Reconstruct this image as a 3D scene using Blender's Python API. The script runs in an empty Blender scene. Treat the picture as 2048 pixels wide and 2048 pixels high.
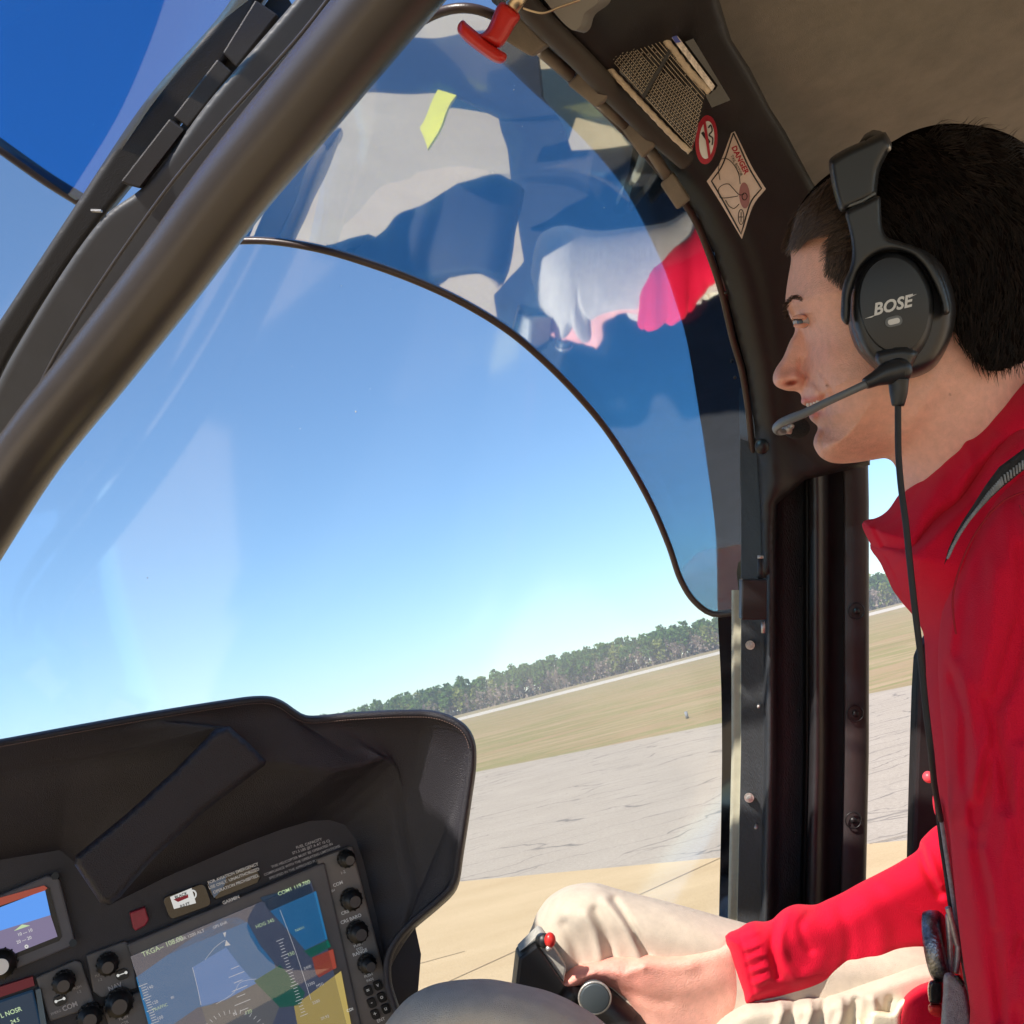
import bpy, bmesh, math, random
import numpy as np
from mathutils import Vector, Matrix
from mathutils.geometry import delaunay_2d_cdt
random.seed(7); rng = np.random.default_rng(7)
SC = bpy.context.scene
COL = SC.collection
# ------------------------------------------------------------------ camera
FPX = 2000.0; RES = 2048
pit = math.radians(10.15); rol = math.radians(14.2)
EYE = Vector((0, 0, 2.0))
F_ = Vector((0, math.cos(pit), math.sin(pit)))
R0 = Vector((1, 0, 0)); U0 = Vector((0, -math.sin(pit), math.cos(pit)))
R_ = R0*math.cos(rol) - U0*math.sin(rol)
U_ = R0*math.sin(rol) + U0*math.cos(rol)
cam = bpy.data.cameras.new('camera'); camo = bpy.data.objects.new('camera', cam); COL.objects.link(camo)
cam.sensor_width = 36; cam.lens = 36*FPX/RES; cam.clip_start = 0.02; cam.clip_end = 6000
m = Matrix((R_, U_, -F_)).transposed().to_4x4(); m.translation = EYE
camo.matrix_world = m
SC.camera = camo
# ------------------------------------------------------------------ light
SUN_CAM = Vector((-0.62, 0.72, -0.35))          # towards the sun: (right, up, ahead) of the lens
S = (R_*SUN_CAM.x + U_*SUN_CAM.y + F_*SUN_CAM.z).normalized()
elev = math.asin(S.z); azim = math.atan2(S.x, S.y)
W = bpy.data.worlds.new('World'); SC.world = W; W.use_nodes = True
nt = W.node_tree; bg = nt.nodes['Background']
sky = nt.nodes.new('ShaderNodeTexSky'); sky.sky_type = 'NISHITA'; sky.sun_disc = False
sky.sun_elevation = elev; sky.sun_rotation = azim; sky.air_density = 1.0; sky.dust_density = 0.0; sky.ozone_density = 3.0
hs0 = nt.nodes.new('ShaderNodeMix'); hs0.data_type = 'RGBA'; hs0.blend_type = 'MULTIPLY'; hs0.inputs['Factor'].default_value = 1; hs0.inputs['B'].default_value = (.80, .94, 1.06, 1)
nt.links.new(sky.outputs[0], hs0.inputs['A']); nt.links.new(hs0.outputs['Result'], bg.inputs[0]); bg.inputs[1].default_value = 0.083
sun = bpy.data.lights.new('sun', 'SUN'); suno = bpy.data.objects.new('sun', sun); COL.objects.link(suno)
sun.energy = 3.3; sun.angle = math.radians(0.53); sun.color = (1.0, 0.93, 0.84)
suno.rotation_euler = S.to_track_quat('Z', 'Y').to_euler()
vs = SC.view_settings; vs.view_transform = 'Standard'; vs.look = 'None'; vs.gamma = 1; vs.use_curve_mapping = False
vs.exposure = 1.2
SC.cycles.max_bounces = 10; SC.cycles.transparent_max_bounces = 24
# ------------------------------------------------------------------ helpers
def P(x, y, d):
    x, y, d = float(x), float(y), float(d)
    return EYE + (F_ + R_*((x-1024)/FPX) + U_*((1024-y)/FPX))*d
eye = np.array(EYE); Fv = np.array(F_); Rv = np.array(R_); Uv = np.array(U_)
def PN(x, y, d):
    x = np.asarray(x, float); y = np.asarray(y, float); d = np.broadcast_to(np.asarray(d, float), x.shape)
    return eye + d[:, None]*(Fv + ((x-1024)/FPX)[:, None]*Rv + ((1024-y)/FPX)[:, None]*Uv)
def ground(x, y, z=0.0):
    v = F_ + R_*((x-1024)/FPX) + U_*((1024-y)/FPX)
    t = (z-EYE.z)/v.z
    return EYE + v*t
WL = {}
def thing(name, loc, label, cat, group=None, kind=None):
    o = bpy.data.objects.new(name, None); COL.objects.link(o); o.location = loc; o.empty_display_size = .05
    WL[o.name] = Vector(loc); o['label'] = label; o['category'] = cat
    if group: o['group'] = group
    if kind: o['kind'] = kind
    return o
def mk(name, V, Fc, mat=None, parent=None, smooth=True, label=None, cat=None, group=None, kind=None, mats=None, mi=None, bevel=0, col=None, sub=0):
    V = np.asarray([tuple(v) for v in V] if not isinstance(V, np.ndarray) else V, float)
    c = V.mean(axis=0)
    me = bpy.data.meshes.new(name); me.from_pydata((V-c).tolist(), [], [list(f) for f in Fc])
    me.validate(); me.update()
    if mats:
        for m_ in mats: me.materials.append(m_)
        if mi is not None and len(mi) == len(me.polygons): me.polygons.foreach_set('material_index', list(mi))
    elif mat: me.materials.append(mat)
    if smooth: me.polygons.foreach_set('use_smooth', [True]*len(me.polygons))
    if col is not None:
        a = me.color_attributes.new('tint', 'FLOAT_COLOR', 'POINT'); a.data.foreach_set('color', np.asarray(col, np.float32).ravel())
    o = bpy.data.objects.new(name, me); COL.objects.link(o)
    wl = Vector(c)
    if parent is not None:
        o.parent = parent; o.location = wl - WL[parent.name]
    else: o.location = wl
    WL[o.name] = wl
    if label: o['label'] = label
    if cat: o['category'] = cat
    if group: o['group'] = group
    if kind: o['kind'] = kind
    if bevel:
        b = o.modifiers.new('b', 'BEVEL'); b.width = bevel; b.segments = 2; b.limit_method = 'ANGLE'; b.angle_limit = math.radians(35)
        b.harden_normals = False
    if sub:
        s_ = o.modifiers.new('s', 'SUBSURF'); s_.levels = sub; s_.render_levels = sub
    return o
def cat(parts):
    """merge (V,F) pairs"""
    V = []; Fc = []; n = 0
    for v, f in parts:
        v = np.asarray([tuple(a) for a in v], float) if not isinstance(v, np.ndarray) else v
        V.append(v); Fc += [tuple(i+n for i in q) for q in f]; n += len(v)
    return np.vstack(V), Fc
def catmull(pts, step, closed=True):
    pts = np.asarray(pts, float); n = len(pts); out = []
    rngi = range(n if closed else n-1)
    for i in rngi:
        if closed: p0, p1, p2, p3 = pts[(i-1) % n], pts[i], pts[(i+1) % n], pts[(i+2) % n]
        else: p0, p1, p2, p3 = pts[max(i-1, 0)], pts[i], pts[i+1], pts[min(i+2, n-1)]
        L = np.linalg.norm((p2-p1)); k = max(1, int(round(L/step)))
        # centripetal tangents
        d01 = max(np.linalg.norm(p1-p0), 1e-6)**.5; d12 = max(L, 1e-6)**.5; d23 = max(np.linalg.norm(p3-p2), 1e-6)**.5
        m1 = (p1-p0)/d01 - (p2-p0)/(d01+d12) + (p2-p1)/d12; m1 = m1*d12
        m2 = (p2-p1)/d12 - (p3-p1)/(d12+d23) + (p3-p2)/d23; m2 = m2*d12
        for j in range(k):
            t = j/k
            out.append((2*t**3-3*t**2+1)*p1 + (t**3-2*t**2+t)*m1 + (-2*t**3+3*t**2)*p2 + (t**3-t**2)*m2)
    if not closed: out.append(pts[-1])
    return np.array(out)
def straight(pts, step, closed=True):
    pts = np.asarray(pts, float); n = len(pts); out = []
    for i in range(n if closed else n-1):
        a, b = pts[i], pts[(i+1) % n]; k = max(1, int(round(np.linalg.norm(b-a)/step)))
        for j in range(k): out.append(a+(b-a)*j/k)
    if not closed: out.append(pts[-1])
    return np.array(out)
def seg_dist(q, poly, closed=True):
    q = np.asarray(q, float); best = np.full(len(q), 1e9)
    n = len(poly)
    for i in range(n if closed else n-1):
        a = poly[i]; b = poly[(i+1) % n]; ab = b-a; L = (ab@ab) or 1e-9
        t = np.clip(((q-a)@ab)/L, 0, 1); dd = np.hypot(*(q-(a+t[:, None]*ab)).T)
        best = np.minimum(best, dd)
    return best
def inside(q, poly):
    q = np.asarray(q, float); r = np.zeros(len(q), bool); n = len(poly); j = n-1
    for i in range(n):
        xi, yi = poly[i]; xj, yj = poly[j]
        c = ((yi > q[:, 1]) != (yj > q[:, 1])) & (q[:, 0] < (xj-xi)*(q[:, 1]-yi)/((yj-yi) or 1e-12)+xi)
        r ^= c; j = i
    return r
def tri_poly(poly, step, jit=0.0):
    """triangulated filled outline: returns verts(x,y), tris, boundary count"""
    mn = poly.min(0); mx = poly.max(0)
    gx = np.arange(mn[0], mx[0], step); gy = np.arange(mn[1], mx[1], step*.866)
    X, Y = np.meshgrid(gx, gy); X = X + (np.arange(len(gy)) % 2)[:, None]*step*.5
    q = np.stack([X.ravel(), Y.ravel()], 1)
    q = q[inside(q, poly)]
    if len(q): q = q[seg_dist(q, poly) > step*.55]
    nb = len(poly)
    co = [Vector((float(a), float(b))) for a, b in poly] + [Vector((float(a), float(b))) for a, b in q]
    r = delaunay_2d_cdt(co, [], [list(range(nb))], 1, 1e-5)
    v = np.array([tuple(a) for a in r[0]]); f = [tuple(t) for t in r[2]]
    orig = r[3]; isb = np.array([any(o < nb for o in oo) if oo else False for oo in orig])
    return v, f, isb
def fn(d):
    return d if callable(d) else (lambda x, y: np.full(np.shape(x), float(d)))
def infl(outline, D, T, Rpx, step=8, disp=None, curved=True, back=1.0, H=None):
    """solid body with the outline given in view angles: swells T metres to both sides of depth D"""
    poly = catmull(outline, step) if curved else straight(outline, step)
    v, f, isb = tri_poly(poly, step)
    s = seg_dist(v, poly); s[isb] = 0
    x, y = v[:, 0], v[:, 1]; D = fn(D)
    e = np.sqrt(np.clip(1-(1-np.clip(s/Rpx, 0, 1))**2, 0, 1))
    t = T*e if H is None else H(x, y, s)
    df = (np.clip(disp(x, y), -.0055, .010)*np.clip(s/(2.5*step), 0, 1)) if disp is not None else 0
    zf = D(x, y)-t-df; zb = D(x, y)+(T*e if H is None else t)*back
    vf = PN(x, y, zf); n = len(v)
    idx = np.arange(n); bidx = np.where(isb, idx, -1); k = n; vb = []
    for i in range(n):
        if not isb[i]: bidx[i] = k; k += 1; vb.append(i)
    V = np.vstack([vf, PN(x[vb], y[vb], zb[vb])]) if vb else vf
    # front triangles face the lens
    Ff = [(a, c, b) for a, b, c in f]; Fb = [(bidx[a], bidx[b], bidx[c]) for a, b, c in f]
    # orientation check
    a, b, c = Ff[0]; nrm = np.cross(V[b]-V[a], V[c]-V[a])
    if nrm@(eye-V[a]) < 0: Ff = [q[::-1] for q in Ff]; Fb = [q[::-1] for q in Fb]
    return V, Ff+[tuple(q) for q in Fb], (x, y, s, vb)
def pane(outline, D, T, step=14):
    """thin sheet of even thickness with crisp edges"""
    poly = straight(outline, step); v, f, isb = tri_poly(poly, step); D = fn(D); x, y = v[:, 0], v[:, 1]; n = len(v)
    A1_ = PN(x, y, D(x, y)-T); A2_ = PN(x, y, D(x, y)+T); Ff = [(a, c, b) for a, b, c in f]
    a, b, c = Ff[0]
    if np.cross(A1_[b]-A1_[a], A1_[c]-A1_[a])@(eye-A1_[a]) < 0: Ff = [q[::-1] for q in Ff]
    px_, py_ = poly[:, 0], poly[:, 1]; e1 = PN(px_, py_, D(px_, py_)-T); e2 = PN(px_, py_, D(px_, py_)+T); k = len(poly)
    V = np.vstack([A1_, A2_, e1, e2]); Fc = Ff+[tuple(i+n for i in q[::-1]) for q in Ff]
    Fc += [(2*n+i, 2*n+(i+1) % k, 2*n+k+(i+1) % k, 2*n+k+i) for i in range(k)]
    return V, Fc
def folds(L):
    """sum of soft creases: (polyline, amplitude, width)"""
    L = [(catmull(p, 12, False), a, w) for p, a, w in L]
    def g(x, y):
        q = np.stack([x, y], 1); r = np.zeros(len(q))
        for p, a, w in L: r += a*np.exp(-(seg_dist(q, p, False)/w)**2)
        return r
    return g
def tube(pts, r, n=10, caps=True, flat=None):
    pts = [Vector(p) for p in pts]; m_ = len(pts)
    r = [r]*m_ if not hasattr(r, '__len__') else list(r)
    if len(r) != m_: r = list(np.interp(np.linspace(0, 1, m_), np.linspace(0, 1, len(r)), r))
    V = []; Fc = []
    t0 = (pts[1]-pts[0]).normalized(); u = t0.orthogonal().normalized()
    for i, p in enumerate(pts):
        t = (pts[min(i+1, m_-1)]-pts[max(i-1, 0)]).normalized()
        u = (u - t*u.dot(t)).normalized(); w = t.cross(u)
        for k in range(n):
            a = 2*math.pi*k/n; V.append(p+(u*math.cos(a)+w*math.sin(a))*float(r[i]))
    for i in range(m_-1):
        for k in range(n):
            Fc.append((i*n+k, i*n+(k+1) % n, (i+1)*n+(k+1) % n, (i+1)*n+k))
    if caps: Fc.append(tuple(range(n))[::-1]); Fc.append(tuple((m_-1)*n+k for k in range(n)))
    return np.array([tuple(v) for v in V]), Fc
def path(pts, step=10):
    """smooth 3d path from (x,y,d) triples"""
    q = catmull([(a, b, c*1000) for a, b, c in pts], step, False)
    return [P(a, b, c/1000) for a, b, c in q]
def ball(c, r, n=16, m_=10, axes=None):
    rx, ry, rz = (r, r, r) if not hasattr(r, '__len__') else r
    A = axes or (R_, U_, F_); V = []; Fc = []
    for i in range(m_+1):
        th = math.pi*i/m_
        for k in range(n):
            ph = 2*math.pi*k/n
            V.append(c + A[0]*(rx*math.sin(th)*math.cos(ph)) + A[1]*(ry*math.cos(th)) + A[2]*(rz*math.sin(th)*math.sin(ph)))
    for i in range(m_):
        for k in range(n): Fc.append((i*n+k, i*n+(k+1) % n, (i+1)*n+(k+1) % n, (i+1)*n+k))
    return np.array([tuple(v) for v in V]), Fc
class Plane:
    def __init__(s, x, y, d, nx, ny):     # through the view point (x,y,d); depth slopes nx per metre right, ny per metre up
        s.p = P(x, y, d); s.n = (R_*nx + U_*ny - F_).normalized()
    def hit(s, x, y, h=0.0):
        x, y, h = float(x), float(y), float(h)
        v = F_ + R_*((x-1024)/FPX) + U_*((1024-y)/FPX); o = s.p + s.n*h
        return EYE + v*((o-EYE).dot(s.n)/v.dot(s.n))
def prism(pl, poly, h0, h1, curved=False, step=8, inset=0):
    poly = catmull(poly, step) if curved else np.asarray(poly, float)
    n = len(poly)
    base = [pl.hit(a, b, h0) for a, b in poly]
    # keep walls square to the plane: top is the base moved along the normal, slightly drawn in
    c = sum(base, Vector())/n
    top = [p + pl.n*(h1-h0) + (c-p)*inset for p in base]
    Fc = [tuple(range(n))] + [tuple(n+i for i in range(n))[::-1]] + [(i, n+i, n+(i+1) % n, (i+1) % n) for i in range(n)]
    V = np.array([tuple(v) for v in base+top])
    bm = bmesh.new(); vs_ = [bm.verts.new(v) for v in V]
    for q in Fc:
        try: bm.faces.new([vs_[i] for i in q])
        except Exception: pass
    bmesh.ops.recalc_face_normals(bm, faces=bm.faces); bmesh.ops.triangulate(bm, faces=[f_ for f_ in bm.faces if len(f_.verts) > 4])
    bm.verts.index_update(); Fo = [tuple(v.index for v in f_.verts) for f_ in bm.faces]; Vo = np.array([tuple(v.co) for v in bm.verts]); bm.free()
    return Vo, Fo
def rect(cx, cy, w, h, a=0):
    a = math.radians(a); c, s = math.cos(a), math.sin(a)
    return [(cx+u*c+v*s, cy-u*s+v*c) for u, v in ((-w/2, -h/2), (w/2, -h/2), (w/2, h/2), (-w/2, h/2))]
def ell(cx, cy, a, b, rot=0, n=28):
    rot = math.radians(rot); c, s = math.cos(rot), math.sin(rot)
    return [(cx+a*math.cos(t)*c+b*math.sin(t)*s, cy-a*math.cos(t)*s+b*math.sin(t)*c) for t in [2*math.pi*k/n for k in range(n)]]
def rrect(cx, cy, w, h, r, a=0, k=4):
    ca, sa = math.cos(math.radians(a)), math.sin(math.radians(a)); o = []
    for sx, sy, st in ((1, -1, -90), (1, 1, 0), (-1, 1, 90), (-1, -1, 180)):
        for j in range(k+1):
            t = math.radians(st+90*j/k); u = sx*(w/2-r)+r*math.cos(t); v = sy*(h/2-r)+r*math.sin(t)
            o.append((cx+u*ca+v*sa, cy-u*sa+v*ca))
    return o
_tc = {}
def text_mesh(body, bold=0.0, shear=0.0):
    k = (body, bold, shear)
    if k not in _tc:
        cu = bpy.data.curves.new('t', 'FONT'); cu.body = body; cu.align_x = 'CENTER'; cu.align_y = 'CENTER'; cu.size = 1.0
        cu.offset = bold; cu.shear = shear; cu.resolution_u = 3
        o = bpy.data.objects.new('t', cu); COL.objects.link(o)
        dg = bpy.context.evaluated_depsgraph_get(); me = bpy.data.meshes.new_from_object(o.evaluated_get(dg))
        V = np.array([tuple(v.co) for v in me.vertices]) if len(me.vertices) else np.zeros((0, 3)); Fc = [tuple(p.vertices) for p in me.polygons]
        bpy.data.objects.remove(o); bpy.data.meshes.remove(me); bpy.data.curves.remove(cu)
        _tc[k] = (V, Fc)
    return _tc[k]
def text(body, cx, cy, size, ang, pl, h, bold=0.0, shear=0.0, sx=1.0):
    V, Fc = text_mesh(body, bold, shear); a = math.radians(ang); c, s = math.cos(a), math.sin(a)
    out = []
    for u, v, _ in V:
        u = u*size*sx; v = v*size
        out.append(pl.hit(cx+u*c-v*s, cy-u*s-v*c, h))
    return np.array([tuple(p) for p in out]), Fc
# ------------------------------------------------------------------ materials
def mat(name, col, rough=.5, metal=0, spec=.5, noise=0, nscale=40, bump=0, bscale=200, sheen=0, coat=0, sss=0, emit=None, estr=0, tint=False, stretch=None, col2=None, coord='Object', bdet=6):
    m_ = bpy.data.materials.new(name); m_.use_nodes = True; t = m_.node_tree; b = t.nodes['Principled BSDF']
    b.inputs['Base Color'].default_value = (*col, 1); b.inputs['Roughness'].default_value = rough; b.inputs['Metallic'].default_value = metal
    b.inputs['Specular IOR Level'].default_value = spec
    if sheen: b.inputs['Sheen Weight'].default_value = sheen; b.inputs['Sheen Roughness'].default_value = .5
    if coat: b.inputs['Coat Weight'].default_value = coat; b.inputs['Coat Roughness'].default_value = .06
    if sss: b.inputs['Subsurface Weight'].default_value = sss; b.inputs['Subsurface Radius'].default_value = (1, .35, .2); b.inputs['Subsurface Scale'].default_value = .006
    if emit: b.inputs['Emission Color'].default_value = (*emit, 1); b.inputs['Emission Strength'].default_value = estr
    tc = t.nodes.new('ShaderNodeTexCoord'); mp = t.nodes.new('ShaderNodeMapping'); t.links.new(tc.outputs[coord], mp.inputs[0])
    if stretch: mp.inputs['Scale'].default_value = stretch
    csrc = None
    if noise or col2:
        n = t.nodes.new('ShaderNodeTexNoise'); n.inputs['Scale'].default_value = nscale; n.inputs['Detail'].default_value = 6; n.inputs['Roughness'].default_value = .65
        t.links.new(mp.outputs[0], n.inputs['Vector'])
        r = t.nodes.new('ShaderNodeValToRGB'); r.color_ramp.elements[0].position = .3; r.color_ramp.elements[1].position = .7
        lo = tuple(max(0, c*(1-noise)) for c in col); hi = tuple(min(1, c*(1+noise)) for c in (col2 or col))
        r.color_ramp.elements[0].color = (*lo, 1); r.color_ramp.elements[1].color = (*hi, 1)
        t.links.new(n.outputs[0], r.inputs[0]); csrc = r.outputs[0]
        t.links.new(csrc, b.inputs['Base Color'])
    if tint:
        a = t.nodes.new('ShaderNodeAttribute'); a.attribute_name = 'tint'
        mx = t.nodes.new('ShaderNodeMix'); mx.data_type = 'RGBA'; mx.blend_type = 'MULTIPLY'; mx.inputs['Factor'].default_value = 1
        if csrc: t.links.new(csrc, mx.inputs['A'])
        else: mx.inputs['A'].default_value = (*col, 1)
        t.links.new(a.outputs['Color'], mx.inputs['B']); t.links.new(mx.outputs['Result'], b.inputs['Base Color'])
    if bump:
        n2 = t.nodes.new('ShaderNodeTexNoise'); n2.inputs['Scale'].default_value = bscale; n2.inputs['Detail'].default_value = bdet
        t.links.new(mp.outputs[0], n2.inputs['Vector'])
        bp = t.nodes.new('ShaderNodeBump'); bp.inputs['Strength'].default_value = bump; bp.inputs['Distance'].default_value = .002
        t.links.new(n2.outputs[0], bp.inputs['Height']); t.links.new(bp.outputs[0], b.inputs['Normal'])
    return m_
def glassy(name, tint, refl, bumpd=0.0, bsc=3.0, rough=.015):
    m_ = bpy.data.materials.new(name); m_.use_nodes = True; t = m_.node_tree; t.nodes.remove(t.nodes['Principled BSDF'])
    out = t.nodes['Material Output']; tr = t.nodes.new('ShaderNodeBsdfTransparent'); tr.inputs[0].default_value = (*tint, 1)
    gl = t.nodes.new('ShaderNodeBsdfGlossy'); gl.inputs['Roughness'].default_value = rough; gl.inputs[0].default_value = (1, 1, 1, 1)
    lw = t.nodes.new('ShaderNodeLayerWeight'); lw.inputs[0].default_value = .5
    pw = t.nodes.new('ShaderNodeMath'); pw.operation = 'POWER'; t.links.new(lw.outputs['Facing'], pw.inputs[0]); pw.inputs[1].default_value = 5
    fr = t.nodes.new('ShaderNodeMath'); fr.operation = 'MULTIPLY_ADD'; t.links.new(pw.outputs[0], fr.inputs[0]); fr.inputs[1].default_value = .96; fr.inputs[2].default_value = .04
    mx = t.nodes.new('ShaderNodeMixShader')
    ma = t.nodes.new('ShaderNodeMath'); ma.operation = 'MULTIPLY_ADD'; ma.use_clamp = True
    t.links.new(fr.outputs[0], ma.inputs[0]); ma.inputs[1].default_value = refl[1]; ma.inputs[2].default_value = refl[0]
    t.links.new(ma.outputs[0], mx.inputs[0]); t.links.new(tr.outputs[0], mx.inputs[1]); t.links.new(gl.outputs[0], mx.inputs[2]); t.links.new(mx.outputs[0], out.inputs[0])
    if bumpd:
        tc = t.nodes.new('ShaderNodeTexCoord'); n = t.nodes.new('ShaderNodeTexNoise'); n.inputs['Scale'].default_value = bsc; n.inputs['Detail'].default_value = 1.5
        bp = t.nodes.new('ShaderNodeBump'); bp.inputs['Distance'].default_value = bumpd; bp.inputs['Strength'].default_value = 1
        t.links.new(tc.outputs['Object'], n.inputs['Vector']); t.links.new(n.outputs[0], bp.inputs['Height']); t.links.new(bp.outputs[0], gl.inputs['Normal'])
    return m_
M = {}
M['black'] = mat('black_plastic', (.012, .011, .012), .42, bump=.12, bscale=900)
M['blackgloss'] = mat('black_gloss', (.006, .006, .007), .08, coat=.6)
M['frame'] = mat('frame_paint', (.0175, .0155, .0165), .5, noise=.25, nscale=18, bump=.25, bscale=1400)
M['framehi'] = mat('frame_paint_warm', (.062, .053, .046), .55, noise=.2, nscale=20, bump=.2, bscale=1200)
M['tubepaint'] = mat('post_paint', (.052, .047, .047), .27, spec=.7, noise=.10, nscale=8, bump=.12, bscale=1500)
M['flange'] = mat('flange_grey', (.05, .053, .06), .55, noise=.12, nscale=20)
M['roof'] = mat('roof_lining', (.215, .185, .15), .75, noise=.14, nscale=30, bump=.35, bscale=1500)
M['tan'] = mat('clip_tan', (.20, .165, .125), .6, noise=.15, nscale=60, bump=.2, bscale=1200)
M['cream'] = mat('cream_elastic', (.62, .50, .36), .8, noise=.25, nscale=120, bump=.6, bscale=900)
M['white'] = mat('white_print', (.80, .78, .75), .6)
M['dimwhite'] = mat('grey_print', (.45, .42, .42), .6)
M['redprint'] = mat('red_print', (.42, .01, .03), .5)
M['redknob'] = mat('red_plastic', (.55, .025, .02), .33, noise=.08, nscale=80, bump=.08, bscale=900)
M['metal'] = mat('steel', (.50, .48, .45), .42, metal=.65, noise=.3, nscale=300, bump=.15, bscale=800)
M['brass'] = mat('brass_fitting', (.62, .5, .33), .35, metal=1)
M['gasket'] = mat('pale_gasket', (.36, .34, .25), .6, noise=.12, nscale=60)
M['trim'] = mat('shade_trim', (.055, .035, .030), .38, noise=.1, nscale=50, bump=.1, bscale=900)
M['rubber'] = mat('rubber', (.012, .012, .014), .6, bump=.2, bscale=1000)
M['hood'] = mat('hood_leather', (.018, .0165, .0235), .42, noise=.18, nscale=12, bump=.55, bscale=1100)
M['panel'] = mat('panel_paint', (.020, .016, .022), .5, noise=.2, nscale=30, bump=.25, bscale=1300)
M['bezel'] = mat('bezel_grey', (.10, .092, .095), .45, noise=.12, nscale=40, bump=.1, bscale=900)
M['skin'] = mat('skin', (.84, .465, .35), .50, noise=.10, nscale=140, bump=.45, bscale=900, sss=.15, tint=True)
M['hair'] = mat('hair', (.007, .0048, .004), .95, spec=.0)
M['hairfront'] = mat('hair_brown', (.060, .034, .023), .6, spec=.25)
def hairmat(name, lo, hi, rough, spec):
    m_ = mat(name, lo, rough, spec=spec); t = m_.node_tree; g = t.nodes.new('ShaderNodeNewGeometry'); r = t.nodes.new('ShaderNodeValToRGB')
    r.color_ramp.elements[0].color = (*lo, 1); r.color_ramp.elements[1].color = (*hi, 1); r.color_ramp.elements[0].position = .25
    t.links.new(g.outputs['Random Per Island'], r.inputs[0]); t.links.new(r.outputs[0], t.nodes['Principled BSDF'].inputs['Base Color']); return m_
M['strand'] = hairmat('hair_strand_brown', (.010, .006, .004), (.20, .125, .085), .38, .6)
M['strandback'] = hairmat('hair_strand_black', (.004, .003, .0025), (.035, .022, .016), .6, .2)
M['jacket'] = mat('red_jersey', (.70, .003, .032), .75, spec=.2, sheen=.05, noise=.05, nscale=20, bump=.6, bscale=1100)
M['khaki'] = mat('khaki_twill', (.62, .53, .42), .85, sheen=.2, noise=.09, nscale=90, bump=.7, bscale=1600)
M['web'] = mat('webbing_black', (.02, .021, .022), .75, noise=.3, nscale=200, bump=.8, bscale=1500)
M['webgrey'] = mat('webbing_grey', (.36, .38, .39), .7, noise=.3, nscale=300, bump=.9, bscale=1400)
M['cup'] = mat('headset_black', (.016, .018, .021), .38, bump=.06, bscale=1500)
M['cup2'] = mat('headset_cushion', (.022, .022, .025), .30, bump=.05, bscale=900)
M['silver'] = mat('silver_print', (.55, .54, .52), .4, metal=.3)
M['boom'] = mat('boom_grey', (.12, .13, .135), .4)
M['foam'] = mat('mic_foam', (.012, .012, .013), .95, bump=.9, bscale=900)
M['eye'] = mat('eye_white', (.42, .38, .37), .15)
M['iris'] = mat('iris', (.10, .16, .22), .1)
M['teeth'] = mat('teeth', (.78, .74, .68), .25)
M['knob'] = mat('knob_black', (.010, .010, .011), .45)
M['knobcap'] = mat('knob_cap', (.06, .05, .048), .4)
M['glass'] = glassy('window_glass', (.97, .985, .98), (0.0, 1.15), .0006, 2.2, .09)
M['shade'] = glassy('shade_film', (.54, .84, 1.0), (.46, .36), .0045, 5.0, .03)
M['shade2'] = glassy('shade_film_dark', (.38, .72, 1.0), (.06, .6), .001, 4.0)
M['frit'] = mat('window_edge_black', (.004, .004, .005), .06, spec=.6)
M['screenglass'] = glassy('screen_glass', (.85, .85, .88), (.025, .9))
def em(name, c, s=1.0):
    return mat(name, tuple(a*.25 for a in c), .35, emit=c, estr=s)
M['s_sky'] = em('screen_sky', (.01, .11, .25), .5); M['s_skyl'] = em('screen_sky_light', (.06, .18, .40), .5)
M['s_teal'] = em('screen_teal', (.0, .12, .16), .7); M['s_dk'] = em('screen_dark', (.004, .012, .025), 1)
M['s_gnd'] = em('screen_ground', (.08, .085, .09), .6); M['s_grn'] = em('screen_green', (.0, .05, .035), .8)
M['s_yel'] = em('screen_yellow', (.30, .23, .07), .6); M['s_red'] = em('screen_red', (.24, .04, .025), .5)
M['s_lav'] = em('screen_lavender', (.045, .06, .10), .5); M['s_wht'] = em('screen_white', (.6, .6, .58), .4)
M['s_blue'] = em('screen_blue', (.06, .20, .55), .65); M['s_pur'] = em('screen_purple', (.13, .11, .19), .6)
M['s_lime'] = em('screen_lime', (.40, .52, .30), .5)
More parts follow.
